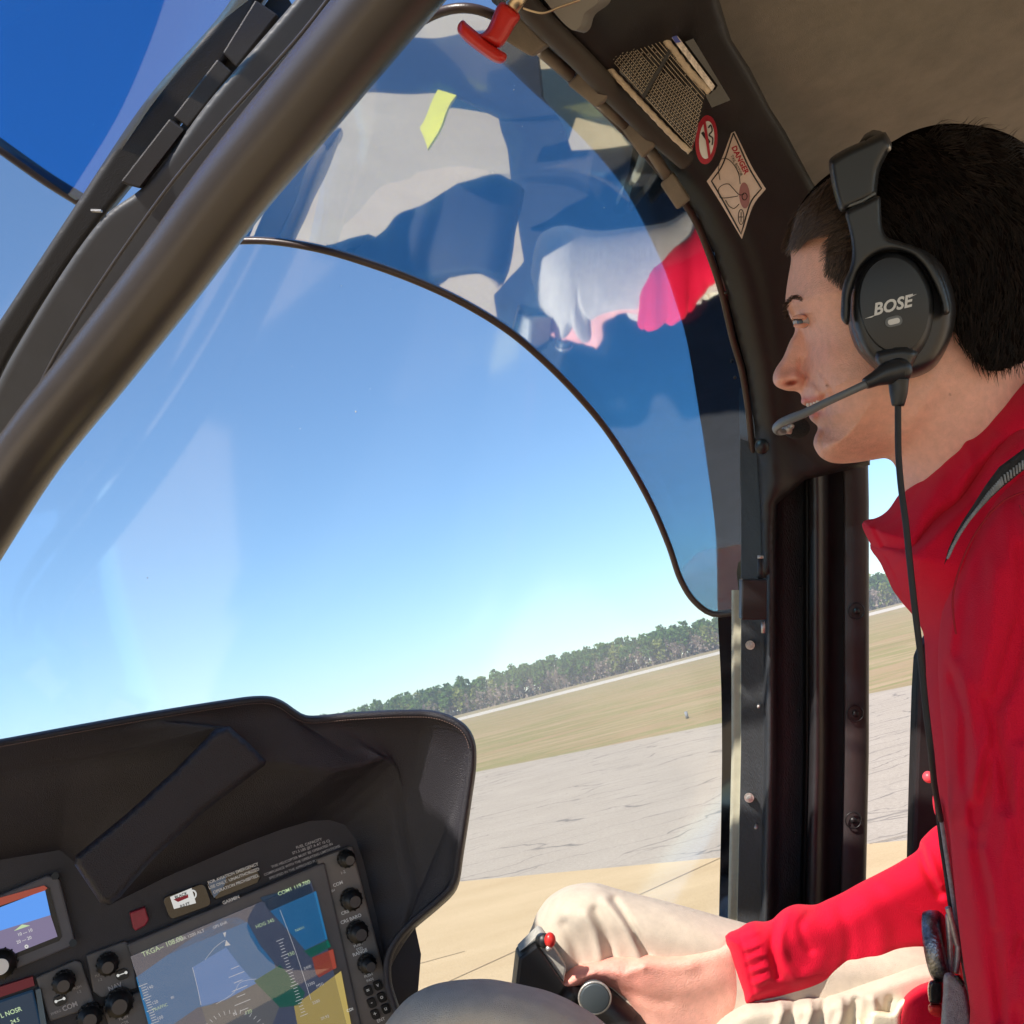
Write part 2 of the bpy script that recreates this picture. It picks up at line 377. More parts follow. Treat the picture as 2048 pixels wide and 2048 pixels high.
# ground materials
def ground_mat(name, kind):
    m_ = bpy.data.materials.new(name); m_.use_nodes = True; t = m_.node_tree; b = t.nodes['Principled BSDF']; b.inputs['Roughness'].default_value = .9
    b.inputs['Specular IOR Level'].default_value = .2
    L = t.links.new; N = t.nodes.new
    geo = N('ShaderNodeNewGeometry'); mp = N('ShaderNodeMapping'); L(geo.outputs['Position'], mp.inputs[0])
    def noise(sc, det=5, vec=None, ro=.6):
        n = N('ShaderNodeTexNoise'); n.inputs['Scale'].default_value = sc; n.inputs['Detail'].default_value = det; n.inputs['Roughness'].default_value = ro; L(vec or mp.outputs[0], n.inputs['Vector']); return n.outputs[0]
    def ramp(src, stops):
        r = N('ShaderNodeValToRGB'); e = r.color_ramp.elements
        while len(e) < len(stops): e.new(.5)
        for q, (p, c) in zip(e, stops): q.position = p; q.color = (*c, 1)
        L(src, r.inputs[0]); return r.outputs[0]
    def mix(f, a, c, mode='MIX'):
        x = N('ShaderNodeMix'); x.data_type = 'RGBA'; x.blend_type = mode
        if hasattr(f, 'links'): L(f, x.inputs['Factor'])
        else: x.inputs['Factor'].default_value = f
        L(a, x.inputs['A'])
        if hasattr(c, 'links'): L(c, x.inputs['B'])
        else: x.inputs['B'].default_value = (*c, 1)
        return x.outputs['Result']
    if kind == 'grass':
        mp.inputs['Scale'].default_value = (.16, .8, 1); mp.inputs['Rotation'].default_value = (0, 0, .1)
        c = ramp(noise(.22, 9, ro=.72), [(.34, (.20, .19, .065)), (.44, (.40, .26, .155)), (.50, (.20, .21, .065)), (.56, (.44, .30, .185)), (.64, (.24, .22, .085)), (.72, (.42, .31, .17))])
        c = mix(.35, c, ramp(noise(3.4, 9, ro=.85), [(.3, (.20, .165, .085)), (.7, (.42, .32, .19))]))
    elif kind == 'asphalt':
        c = ramp(noise(.8, 6), [(.3, (.36, .30, .235)), (.7, (.44, .37, .295))])
        c = mix(.45, c, ramp(noise(22, 6, ro=.8), [(.35, (.28, .235, .185)), (.65, (.52, .445, .36))]))
        # cracks: stretched, warped cells
        wn = N('ShaderNodeTexNoise'); wn.inputs['Scale'].default_value = .9; wn.inputs['Detail'].default_value = 4; L(mp.outputs[0], wn.inputs['Vector'])
        ad = N('ShaderNodeVectorMath'); ad.operation = 'MULTIPLY_ADD'; L(wn.outputs['Color'], ad.inputs[0]); ad.inputs[1].default_value = (1.2, 1.2, 0); L(mp.outputs[0], ad.inputs[2])
        m2 = N('ShaderNodeMapping'); m2.inputs['Rotation'].default_value = (0, 0, math.radians(-22)); m2.inputs['Scale'].default_value = (.28, 1.25, 1); L(ad.outputs[0], m2.inputs[0])
        vo = N('ShaderNodeTexVoronoi'); vo.feature = 'DISTANCE_TO_EDGE'; vo.inputs['Scale'].default_value = 1.25; L(m2.outputs[0], vo.inputs['Vector'])
        cr = ramp(vo.outputs['Distance'], [(0.0, (1, 1, 1)), (.020, (0, 0, 0))])
        gate = ramp(noise(.5, 3), [(.34, (0, 0, 0)), (.50, (1, 1, 1))])
        g = N('ShaderNodeMath'); g.operation = 'MULTIPLY'; L(cr, g.inputs[0]); L(gate, g.inputs[1])
        g2 = N('ShaderNodeMath'); g2.operation = 'MULTIPLY'; L(g.outputs[0], g2.inputs[0]); g2.inputs[1].default_value = .8
        c = mix(g2.outputs[0], c, (.13, .115, .105))
    elif kind == 'tan':
        mp.inputs['Scale'].default_value = (.5, 1.6, 1); mp.inputs['Rotation'].default_value = (0, 0, -.35)
        c = ramp(noise(.9, 7), [(.25, (.47, .33, .175)), (.5, (.53, .385, .215)), (.75, (.60, .44, .255))])
        c = mix(.22, c, ramp(noise(60, 4, geo.outputs['Position']), [(.3, (.36, .26, .15)), (.7, (.66, .50, .32))]))
    elif kind == 'road':
        c = ramp(noise(.4, 6), [(.3, (.48, .42, .34)), (.7, (.58, .52, .43))])
    bp = N('ShaderNodeBump'); bp.inputs['Strength'].default_value = .5; bp.inputs['Distance'].default_value = .01; L(noise(50, 6, geo.outputs['Position']), bp.inputs['Height']); L(bp.outputs[0], b.inputs['Normal'])
    L(c, b.inputs['Base Color'])
    return m_
# ================================================================== GROUND
def sheet(name, pts, z, m_, label=None, kind='structure', parent=None, **k):
    V = [(p.x, p.y, z) for p in pts]
    return mk(name, V, [tuple(range(len(V)))], m_, parent, smooth=False, label=label, kind=kind, **k)
G1, G2 = ground(953, 1544), ground(1440, 1447)         # edge of grass and asphalt
T1, T2 = ground(914, 1765), ground(1436, 1717)         # edge of asphalt and tan apron
K1, K2 = ground(920, 1441), ground(1437, 1309)         # pale far road, near side
K3, K4 = ground(920, 1435), ground(1437, 1303)
def far(a, b, s): d = (b-a).normalized(); return a+d*s
grass = sheet('ground', [Vector((-3000, -400, 0)), Vector((3000, -400, 0)), Vector((3000, 5000, 0)), Vector((-3000, 5000, 0))], 0, ground_mat('dry_grass_field', 'grass'), 'flat airfield of dry brown and green grass')
ga, gb = far(G1, G2, -400), far(G1, G2, 400)
sheet('taxiway', [ga, gb, gb+Vector((0, -500, 0)), ga+Vector((0, -500, 0))], .004, ground_mat('cracked_asphalt', 'asphalt'), 'pale grey cracked asphalt taxiway beyond the tan apron')
ta, tb = far(T1, T2, -120), far(T1, T2, 120)
apron = sheet('apron', [ta, tb, tb+Vector((0, -160, 0)), ta+Vector((0, -160, 0))], .008, ground_mat('tan_concrete', 'tan'), 'sunlit tan concrete apron around the helicopter')
ka, kb, kc, kd = far(K1, K2, -500), far(K1, K2, 500), far(K3, K4, 500), far(K3, K4, -500)
sheet('road', [ka, kb, kc, kd], .006, ground_mat('pale_road', 'road'), 'thin pale road running in front of the far wood')
# apron joints
jm = mat('joint_tar', (.20, .135, .075), .9)
jp = []
for (a, b) in (((845, 1990), (1470, 1705)), ((820, 1935), (930, 1905)), ((1740, 1690), (1830, 1668))):
    A, B = ground(*a), ground(*b); d = (B-A).normalized(); n_ = Vector((-d.y, d.x, 0))*.006
    jp.append(([(p.x, p.y, .012) for p in (A-n_, A+n_, B+n_, B-n_)], [(0, 1, 2, 3)]))
V, Fc = cat(jp); mk('apron_joint', V, Fc, jm, None, False, kind='structure')
YEL = mat('yellow_strip_paint', (.85, .70, .05), .5, noise=.1, nscale=3)
# far wood
def wood():
    V = []; Fc = []; MI = []
    def leaf(c, s, mi):
        n = len(V); a = rng.normal(size=3); a /= np.linalg.norm(a); b = np.cross(a, rng.normal(size=3)); b /= np.linalg.norm(b)
        V.extend([c+a*s, c-a*s*.5+b*s*.8, c-a*s*.5-b*s*.8]); Fc.append((n, n+1, n+2)); MI.append(mi)
    base0, base1 = ground(915, 1430.5), ground(1437, 1296)
    base1 = Vector((base1.x, base1.y, 0)); base0 = Vector((base0.x, base0.y, 0))
    Y0 = 455.0
    for row in range(7):
        for i in range(190):
            x = -300+ i*3.65 + rng.uniform(-1.8, 1.8); y = Y0 + row*4.5 + rng.uniform(-2, 2)
            hh = rng.normal(12.0, 1.0) + row*.6
            if x < -40: hh *= 1+.0006*(x+40)
            kind = rng.random()
            c0 = np.array([x, y, 0.])
            # trunk
            n = len(V); w = .16
            V.extend([c0+[-w, 0, 0], c0+[w, 0, 0], c0+[0, w, 0], c0+[0, 0, hh*.95]]); Fc.extend([(n, n+1, n+3), (n+1, n+2, n+3), (n+2, n, n+3)]); MI.extend([3]*3)
            if kind < .52:      # pine: high dark crown
                for k in range(125):
                    z = hh*(.38+.62*rng.random()**.8); r = (1.05-abs(z/hh-.68)*1.5)*2.9; a = rng.uniform(0, 6.28); q = r*rng.random()**.5
                    leaf(c0+[math.cos(a)*q, math.sin(a)*q, z], rng.uniform(.6, 1.2), 0)
            elif kind < .72:    # spring green
                for k in range(95):
                    z = hh*(.15+.75*rng.random()); r = (1.1-abs(z/hh-.5)*1.4)*2.9; a = rng.uniform(0, 6.28); q = r*rng.random()**.5
                    leaf(c0+[math.cos(a)*q, math.sin(a)*q, z], rng.uniform(.6, 1.1), 1)
            else:               # bare greys
                hb = hh*.72
                for k in range(46):
                    z0 = hb*rng.uniform(.15, .8); a = rng.uniform(0, 6.28); L_ = rng.uniform(1.2, 3.0); n = len(V)
                    p0 = c0+[0, 0, z0]; p1 = p0+[math.cos(a)*L_*.55, math.sin(a)*L_*.55, L_*.8]
                    V.extend([p0, p0+[.35, 0, .3], p1]); Fc.append((n, n+1, n+2)); MI.append(2)
                for k in range(16): 
                    a = rng.uniform(0, 6.28); q = 2.0*rng.random(); leaf(c0+[math.cos(a)*q, math.sin(a)*q, hb*rng.uniform(.2, 1.0)], rng.uniform(.5, .9), 2)
        # undergrowth
    for i in range(26000):
        x = rng.uniform(-300, 390); y = Y0-2+rng.uniform(0, 30); leaf(np.array([x, y, 7.5*rng.random()**1.3]), rng.uniform(.5, 1.2), [2, 2, 2, 1, 4][int(rng.integers(5))])
    def leafm(name, c, nz=.3):
        m_ = mat(name, c, .9, spec=.1, noise=nz, nscale=.13); t = m_.node_tree; b = t.nodes['Principled BSDF']; o = t.nodes['Material Output']
        tr = t.nodes.new('ShaderNodeBsdfTranslucent'); mx = t.nodes.new('ShaderNodeMixShader'); mx.inputs[0].default_value = .4
        t.links.new(b.inputs['Base Color'].links[0].from_socket, tr.inputs[0]); t.links.new(b.outputs[0], mx.inputs[1]); t.links.new(tr.outputs[0], mx.inputs[2]); t.links.new(mx.outputs[0], o.inputs[0]); return m_
    g = [leafm('pine_leaf', (.12, .21, .045)), leafm('spring_leaf', (.27, .30, .08)), leafm('bare_twig', (.40, .31, .24)), mat('bark', (.25, .20, .17), .9), leafm('dark_brush', (.2, .19, .13))]
    V = np.array(V)
    mk('wood', V, Fc, None, None, False, label='low spring wood of pines and bare trees along the horizon', cat='wood', kind='stuff', mats=g, mi=MI)
wood()
# small grey marker post on the grass
mp0 = ground(1375, 1437)
V, Fc = tube([mp0, mp0+Vector((0, 0, .22))], .05, 8); mk('marker_post', V, Fc, mat('marker_grey', (.22, .23, .25), .7), None, label='small grey marker post standing alone in the dry grass', cat='marker')
# ================================================================== CABIN SHAPE: one depth field for window, shade and frame
CP = np.array([(950, 40, .780), (1150, 150, .815), (800, 110, .765), (700, 200, .82), (560, 340, .945), (450, 480, 1.09), (1300, 300, .862), (1400, 430, .922), (1430, 560, .978), (1450, 700, 1.045),
               (1500, 850, 1.11), (1503, 1000, 1.145), (1503, 1150, 1.155), (1460, 1700, 1.16), (1300, 1000, 1.165), (1150, 850, 1.12), (1100, 700, 1.045), (1000, 560, .985), (850, 570, 1.055), (1000, 400, .925), (0, 1150, 1.06), (500, 1200, 1.15), (900, 1300, 1.18), (900, 1900, 1.2), (300, 800, 1.07), (750, 350, .90)])
def feat(x, y):
    u = np.clip((np.asarray(x, float)-1000)/700, -1.75, 1.2); v = np.clip((np.asarray(y, float)-800)/700, -1.3, 1.9)
    return np.stack([np.ones_like(u), u, v, u*u, u*v, v*v, u**3, u*u*v, u*v*v, v**3], -1)
coef = np.linalg.lstsq(np.vstack([feat(CP[:, 0], CP[:, 1]), np.eye(10)*.02]), np.concatenate([CP[:, 2], np.zeros(10)]), rcond=None)[0]
def DW(x, y): return feat(x, y)@coef
def DWo(o): return lambda x, y: DW(x, y)+o
def DWs(x, y): return float(DW(np.array([x]), np.array([y]))[0])
cabin = thing('helicopter_cabin', P(1500, 2000, 1.1), 'dark helicopter cockpit shell with windows, posts and brown roof lining', 'helicopter')
# window panes
win_out = [(885, 12), (780, 50), (640, 176), (540, 285), (375, 476), (230, 680), (45, 945), (-70, 1115), (-600, 1880), (-560, 1900), (-100, 1620), (300, 1800), (700, 2100), (760, 2500), (1462, 2500), (1473, 1500), (1500, 1150), (1506, 1000), (1494, 850), (1478, 740), (1452, 620), (1420, 510), (1378, 419), (1300, 320), (1200, 210), (1100, 120), (1000, 45)]
V, Fc = pane(win_out, DWo(.035), .0015, 22)
mk('side_window', V, Fc, M['glass'], cabin, label='large clear curved side window')
sp_ = []
for i in range(90):
    a, b = rng.uniform(60, 1430), rng.uniform(150, 1400); r = rng.uniform(.00015, .00045)*(2 if rng.random() < .1 else 1)
    sp_.append(ball(P(a, b, DWs(a, b)-.0035 if b < 480 else DWs(a, b)+.031), (r, r*rng.uniform(.6, 1.6), .0001), 6, 4))
V, Fc = cat(sp_); mk('dust', V, Fc, mat('dust_speck', (.6, .6, .6), .8), cabin, kind='stuff')
# black edge of the window
fl = [(960, 88), (1002, 124), (1074, 192), (1117, 230), (1195, 310), (1251, 382), (1300, 475), (1332, 547), (1350, 600), (1373, 679), (1400, 835), (1414, 931), (1430, 1055), (1436, 1241), (1442, 1366), (1444, 1500), (1442, 1650), (1438, 1835), (1434, 2100), (1426, 2500)]
fr_ = [(1461, 2500), (1467, 2100), (1470, 1835), (1474, 1500), (1490, 1240), (1520, 1100), (1520, 1000), (1510, 850), (1494, 740), (1472, 640), (1440, 540), (1400, 440), (1320, 330), (1220, 220), (1120, 120), (1020, 55)]
V, Fc = pane(catmull(fl, 20, False).tolist()+catmull(fr_, 20, False).tolist(), DWo(.030), .001, 16)
mk('window_edge_band', V, Fc, M['frit'], cabin)
# left of the post: front windscreen and its shade
def DL(x, y): return .90 + (np.asarray(y)-600)*.00018 - (np.asarray(x)-200)*.00005
V, Fc = pane([(-900, -500), (860, -500), (640, -80), (440, 60), (152, 409), (0, 641), (-150, 860), (-900, 1960)], lambda x, y: DL(x, y)+.05, .0015, 30)
mk('windscreen', V, Fc, M['glass'], cabin)
# centre post
tp = [(-560, 1850, 1.03), (-330, 1500, .985), (-90, 1140, .930), (60, 905, .905), (200, 728, .865), (335, 555, .825), (465, 380, .785), (600, 215, .745), (760, 20, .700), (850, -90, .675), (960, -240, .645), (1060, -400, .62)]
V, Fc = tube(path(tp, 30), .0288, 28); mk('windscreen_post', V, Fc, M['tubepaint'], cabin, label='thick satin brown diagonal windscreen post')
def strip(pa, pb, da, db, name, m_, T=.004, R=14, step=5, parent=cabin, **k):
    out = catmull(pa, 12, False).tolist()+catmull(pb, 12, False)[::-1].tolist()
    def D(x, y):
        return da + (np.asarray(y)-600)*db
    V, Fc, _ = infl(out, D, T, R, step, curved=False); return mk(name, V, Fc, m_, parent, **k)
strip([(-560, 1480), (-40, 700), (0, 641), (152, 409), (300, 190), (440, 30), (500, -60), (700, -360)], [(-560, 1640), (-40, 840), (29, 704), (206, 438), (330, 290), (450, 130), (560, -60), (770, -360)], .90, .00013, 'windscreen_gasket', M['rubber'], .006)
strip([(-560, 1650), (-60, 880), (29, 702), (206, 436), (290, 370), (420, 200), (640, -60), (860, -360)], [(-500, 1830), (0, 1100), (150, 800), (220, 660), (390, 430), (510, 270), (740, -60), (960, -360)], .885, .00014, 'post_flange', M['flange'], .004)
V, Fc = tube(path([(-500, 1700, .975), (-40, 1020, .90), (116, 702, .868), (315, 404, .818), (435, 256, .785), (609, 60, .735), (700, -60, .71)], 30), .0016, 10); mk('post_seam', V, Fc, M['tubepaint'], cabin)
# roof shade top left
shadeR = thing('roof_shade', P(150, 300, .9), 'dark blue tinted shade over the upper left windscreen', 'sun shade')
V, Fc = pane([(-900, -500), (860, -500), (600, -80), (420, 60), (300, 215), (178, 395), (150, 400), (0, 292), (-150, 190), (-900, -328)], lambda x, y: DL(x, y)+.012, .0008, 26)
mk('tinted_panel', V, Fc, M['shade2'], shadeR)
V, Fc = tube(path([(-900, -328, .85), (-500, -54, .87), (-150, 185, .885), (0, 292, .893), (100, 362, .897), (182, 412, .90)], 20), .0065, 10); mk('edge_trim', V, Fc, M['trim'], shadeR)
plL = Plane(300, 250, .875, .05, -.25)
V, Fc = prism(plL, [(185, 404), (205, 424), (225, 424), (300, 330), (480, 95), (560, -40), (520, -40), (420, 90), (300, 250)], 0, .012); mk('edge_frame', V, Fc, M['black'], shadeR, False, bevel=.0015)
# rail segments beside it
for q in ([(163*1+85, 365), (262, 372), (285, 378), (375, 262), (345, 240)], [(352, 236), (382, 258), (470, 148), (440, 122)], [(450, 110), (478, 140), (560, 35), (515, 5)]):
    V, Fc = prism(Plane(380, 220, .842, .05, -.25), q, 0, .010); mk('rail_segment', V, Fc, M['frame'], shadeR, False, bevel=.0015)
V, Fc = prism(Plane(380, 220, .85, .05, -.25), [(283, 370), (310, 400), (330, 390), (610, 50), (560, -30)], 0, .004); mk('rail', V, Fc, M['frame'], shadeR, False, bevel=.0015)
V, Fc = prism(Plane(195, 423, .862, 0, 0), rect(195, 423, 20, 4, -2), 0, .004); mk('rail_tip', V, Fc, M['metal'], shadeR, False)
# ------------------------------------------------------------------ side shade
shade = thing('sun_shade', P(1400, 1230, 1.06), 'blue mirror film sun shade covering the top of the side window', 'sun shade')
sh_low = [(440, 484), (530, 482), (636, 498), (742, 529), (848, 569), (933, 610), (1018, 663), (1092, 726), (1155, 790), (1208, 853), (1261, 933), (1304, 1012), (1338, 1092), (1362, 1161), (1389, 1203), (1426, 1228), (1470, 1228)]
sh_up = [(1503, 1155), (1510, 1024), (1500, 850), (1484, 742), (1466, 680), (1444, 586), (1419, 509), (1385, 430), (1300, 318), (1200, 212), (1110, 130), (1040, 70), (985, 30), (930, 16), (870, 28), (790, 84), (700, 196), (560, 352)]
V, Fc = pane(catmull(sh_low+sh_up, 14).tolist(), DW, .0006, 12)
mk('tinted_film', V, Fc, M['shade'], shade)
V, Fc = tube([P(a, b, DWs(a, b)-.002) for a, b in catmull([(425, 485)]+sh_low[:-1]+[(1480, 1222)], 14, False)], .0036, 10); mk('edge_trim', V, Fc, M['trim'], shade, label='dark brown lower trim rod')
V, Fc = tube([P(a, b, DWs(a, b)-.002) for a, b in catmull([(1503, 1165)]+sh_up[:-1]+[(640, 270), (500, 415)], 14, False)], .0036, 10); mk('edge_trim', V, Fc, M['trim'], shade)
# pivots / clips along the upper edge
for q in ([(1015, 82), (1048, 32), (1105, 90), (1068, 115)], [(1139, 169), (1170, 137), (1223, 193), (1198, 217)], [(1246, 258), (1270, 239), (1316, 289), (1288, 317)], [(1322, 366), (1347, 342), (1383, 398), (1357, 419)]):
    cx, cy = np.mean(q, 0); pl = Plane(cx, cy, DWs(cx, cy)-.028, -.3, -.4)
    V, Fc = prism(pl, q, 0, .012, inset=.03); mk('clip', V, Fc, M['tan'], shade, False, bevel=.002)
for (a, b) in (((1082, 100), (1141, 150)), ((1200, 205), (1252, 252)), ((1300, 300), (1334, 352))):
    V, Fc = tube([P(*a, DWs(*a)-.022), P(*b, DWs(*b)-.022)], .0048, 12); mk('pivot_rod', V, Fc, M['tan'], shade)
V, Fc = prism(Plane(1502, 1197, 1.065, 0, 0), [(1478, 1157), (1528, 1157), (1527, 1237), (1477, 1237)], 0, .014); mk('bracket', V, Fc, M['black'], shade, False, bevel=.0015)
V, Fc = tube([P(1521, 1160, 1.058), P(1521, 1116, 1.058)], .0030, 12); mk('bracket_pin', V, Fc, M['frame'], shade)
V, Fc = tube([P(1521, 1117, 1.058), P(1521, 1111, 1.058)], .0032, 12); mk('pin_tip', V, Fc, M['metal'], shade)
V, Fc = tube([P(1526, 1243, 1.058), P(1526.5, 1266, 1.058)], .0022, 10); mk('pin_tip', V, Fc, M['metal'], shade)
# ------------------------------------------------------------------ door pillars
prof = [(1463, 1.135), (1463, 1.118), (1470, 1.112), (1480, 1.112), (1482, 1.108), (1483, 1.103), (1526, 1.103), (1530, 1.098), (1534, 1.088), (1540, 1.083), (1546, 1.088), (1550, 1.100), (1554, 1.125), (1570, 1.132), (1604, 1.132),
        (1608, 1.138), (1609, 1.165), (1618, 1.165), (1619, 1.112), (1622, 1.098), (1630, 1.090), (1640, 1.092), (1650, 1.104), (1658, 1.122), (1670, 1.128), (1687, 1.128), (1688, 1.112), (1692, 1.110), (1731, 1.110), (1736, 1.114), (1738, 1.125), (1738, 1.16)]
def pillar(lo, hi, name, m_, y0=430, **k):
    ys = list(np.linspace(y0, 2500, 70)); V = []; Fc = []; pr = prof[lo:hi]; n = len(pr)
    for yv in ys:
        sx = -(max(yv, 1500)-1500)*.022 + (max(0, 1000-yv)*-.02)
        for (a, d) in pr: V.append(P(a+sx, yv, d))
    for i in range(len(ys)-1):
        for j in range(n-1): Fc.append((i*n+j, (i+1)*n+j, (i+1)*n+j+1, i*n+j+1))
    return mk(name, V, Fc, m_, cabin, **k)
pillar(0, 5, 'pillar_gasket', M['gasket'], 1180)
pillar(4, 16, 'door_pillar', mat('pillar_paint', (.030, .032, .036), .42, noise=.2, nscale=60, bump=.55, bscale=800, stretch=(1, 1, .25)))
pillar(15, 26, 'door_pillar', mat('pillar_paint_two', (.024, .022, .024), .38, noise=.2, nscale=30, bump=.15, bscale=1200))
pillar(25, 32, 'pillar_strip', mat('pillar_strip_paint', (.034, .026, .026), .5, noise=.2, nscale=30, bump=.2, bscale=1200))
# curved upper frame
fo = [(950, -60), (1420, -60), (1462, 78), (1500, 137), (1540, 216), (1570, 262), (1600, 318), (1633, 379), (1680, 450), (1720, 520), (1740, 640), (1740, 930), (1610, 960), (1552, 1010), (1546, 1150), (1524, 1158), (1519, 1000), (1509, 850), (1493, 740), (1475, 675), (1453, 583), (1428, 505), (1394, 430), (1309, 308), (1212, 204), (1120, 120), (1050, 58), (985, 5)]
cz = folds([([(1548, 1000), (1540, 850), (1522, 700), (1490, 540), (1440, 430), (1350, 300), (1200, 130), (1100, 30)], .012, 26)])
V, Fc, _ = infl(straight(fo, 12).tolist(), lambda x, y: np.minimum(DW(x, y)-.004, 1.09), .010, 18, 12, disp=cz, curved=False)
mk('door_frame', V, Fc, M['frame'], cabin, label='curved dark door frame around the window')
# long brown rail next to the clips
V, Fc = tube([P(a, b, DWs(a, b)-.034) for a, b in catmull([(1010, -40), (1070, 30), (1150, 108), (1230, 190), (1310, 268), (1372, 320)], 14, False)], .0085, 12); mk('frame_rail', V, Fc, M['framehi'], cabin)
V, Fc = prism(Plane(1135, 25, .66, -.3, -.5), [(1085, -30), (1112, 10), (1150, 55), (1168, 66), (1180, 58), (1190, 30), (1220, 5), (1225, -30)], 0, .03, curved=True, inset=.1); mk('lamp_housing', V, Fc, mat('housing_grey', (.20, .19, .17), .5), cabin, True, bevel=.004)
# roof lining: closed slab with a level underside, sagging gently
ZR = 2.44
rp = [(-.16, .36), (.10, .36), (.10, .62), (.02, .74), (.10, .98), (.55, 1.55), (1.6, 1.55), (1.6, -.7), (-.25, -.7)]
def roofz(x, y): return 0
edge = [(955, -48), (1100, -50), (1250, -60), (1330, -60), (1372, 78), (1409, 137), (1462, 205), (1471, 262), (1533, 379), (1560, 430), (1640, 520), (1800, 560), (2200, 560)]
E = []
for a, b in edge:
    v = F_ + R_*((a-1024)/FPX) + U_*((1024-b)/FPX); t = (ZR-EYE.z)/v.z; p = EYE+v*t; E.append((p.x, p.y))
E = E + [(1.6, E[-1][1]), (1.6, -.6), (-.80, -.6), (-.80, .36), (-.20, .36), (-.16, .44), (-.10, .44)]  # unseen left part shaped to shade face and torso but not the forearm
E = straight(E, .05)
v2, f2, isb = tri_poly(E, .05)
cx_, cy_ = .45, .7
zb = ZR + .05*np.exp(-((v2[:, 0]-.5)**2+(v2[:, 1]-.45)**2)/.12)
n = len(v2); ne = len(E); zE = ZR + .05*np.exp(-((E[:, 0]-.5)**2+(E[:, 1]-.45)**2)/.12)
V = np.vstack([np.column_stack([v2, zb]), np.column_stack([v2, np.full(n, ZR+.10)]), np.column_stack([E, zE]), np.column_stack([E, np.full(ne, ZR+.10)])])
Fc = [tuple(t) for t in f2]+[tuple(i+n for i in t[::-1]) for t in f2]
Fc += [(2*n+i, 2*n+(i+1) % ne, 2*n+ne+(i+1) % ne, 2*n+ne+i) for i in range(ne)]
mk('roof_lining', V, Fc, M['roof'], cabin, label='smooth brown roof lining')
# unseen cabin floor, its outline shaped for what the mirror film reflects
fl_ = [(-2.5, 3.2), (-.60, 3.2), (-.45, 2.1), (-.22, 1.66), (1.3, 1.62), (1.3, -.95), (-1.2, -.95), (-.62, .28), (-.45, .40), (-.36, .62), (-.24, .78), (-.38, .90), (-.34, 1.1), (-.45, 1.35), (-.70, 1.9), (-1.15, 2.1), (-2.5, 2.1)]
def slab(name, pts, z0, z1, m_, **k):
    n = len(pts); V = [(a, b, z0) for a, b in pts]+[(a, b, z1) for a, b in pts]
    bm = bmesh.new(); q = [bm.verts.new(v) for v in V]
    bm.faces.new(q[:n]); bm.faces.new(q[n:][::-1])
    for i in range(n): bm.faces.new((q[i], q[n+i], q[n+(i+1) % n], q[(i+1) % n]))
    bmesh.ops.recalc_face_normals(bm, faces=bm.faces); bmesh.ops.triangulate(bm, faces=bm.faces[:]); bm.verts.index_update()
    Vo = [tuple(v.co) for v in bm.verts]; Fo = [tuple(v.index for v in f_.verts) for f_ in bm.faces]; bm.free()
    return mk(name, Vo, Fo, m_, cabin, False, **k)
M['floor'] = mat('floor_carpet', (.022, .020, .022), .8, noise=.3, nscale=30)
slab('reflection_floor', fl_, 1.0, 1.05, M['floor'])
for q in ([(-1.25, 2.1), (-1.28, 1.75), (-1.12, 1.55), (-1.05, 2.06)], [(-.45, 1.35), (-.56, 1.45), (-.60, 1.3), (-.42, 1.2)], [(-.36, .62), (-.24, .78), (-.30, .84), (-.44, .66)]):
    slab('yellow_reflection_strip', q, 1.03, 1.054, YEL)  # unseen strips added to put yellow into the film reflection
def camslab(name, X, q, m_):
    V = [EYE+R_*(X-t)+U_*a+F_*b for t in (0, .03) for a, b in q]; n = len(q)
    Fc = [tuple(range(n)), tuple(range(n, 2*n))[::-1]]+[(i, n+i, n+(i+1) % n, (i+1) % n) for i in range(n)]
    mk(name, V, Fc, m_, cabin, False)
camslab('sun_block_panel', -.8, [(-.02, -.1), (-.02, 1.0), (.10, 1.0), (.34, .80), (.47, .62), (.57, .52), (.57, -.1)], M['frame'])  # unseen panel added to keep the sun off the glare hood
# dark far door post seen beyond the chest
V, Fc = prism(Plane(1840, 1500, 1.08, 0, 0), [(1834, 1286), (1824, 1312), (1820, 1379), (1816, 1504), (1811, 1690), (1808, 1850), (1960, 1850), (1960, 1250), (1850, 1262)], 0, .02, curved=False); mk('door_post', V, Fc, M['frame'], cabin, False, bevel=.004)
# fasteners
def bolt(x, y, d, r, name, m1, washer=True):
    c = P(x, y, d); ax = (R_*-.15-F_).normalized()
    b = []
    if washer: b.append(tube([c, c+ax*.002], r*1.0, 18))
    b.append(tube([c+ax*.002, c+ax*.006], r*.62, 6)); b.append(tube([c+ax*.006, c+ax*.009], r*.34, 10))
    V, Fc = cat(b); return mk(name, V, Fc, m1, cabin, False)
bolt(1500, 1290, 1.101, .0050, 'bolt', M['metal']); bolt(1498, 1595, 1.101, .0052, 'bolt', M['metal'])
for (x, y) in ((1518, 1410), (1513, 1650)):
    c = P(x, y, 1.101); V, Fc = tube([c, c+(-F_-R_*.3)*.010], .0018, 10); mk('pin', V, Fc, M['metal'], cabin)
V, Fc = ball(P(1524, 893, 1.055), (.0078, .0085, .006)); mk('screw_head', V, Fc, M['black'], cabin)
for (x, y) in ((1712, 1222), (1710, 1427), (1706, 1640)):
    c = P(x, y, 1.108); ax = -F_; b = [tube([c+ax*.0005, c+ax*.003], .0036, 14), ]
    ring = [c+ax*.0012+(R_*math.cos(t)+U_*math.sin(t))*.0088 for t in np.linspace(0, 2*math.pi, 29)]
    b.append(tube(ring, .0008, 6, False)); V, Fc = cat(b); mk('stud', V, Fc, M['black'], cabin)
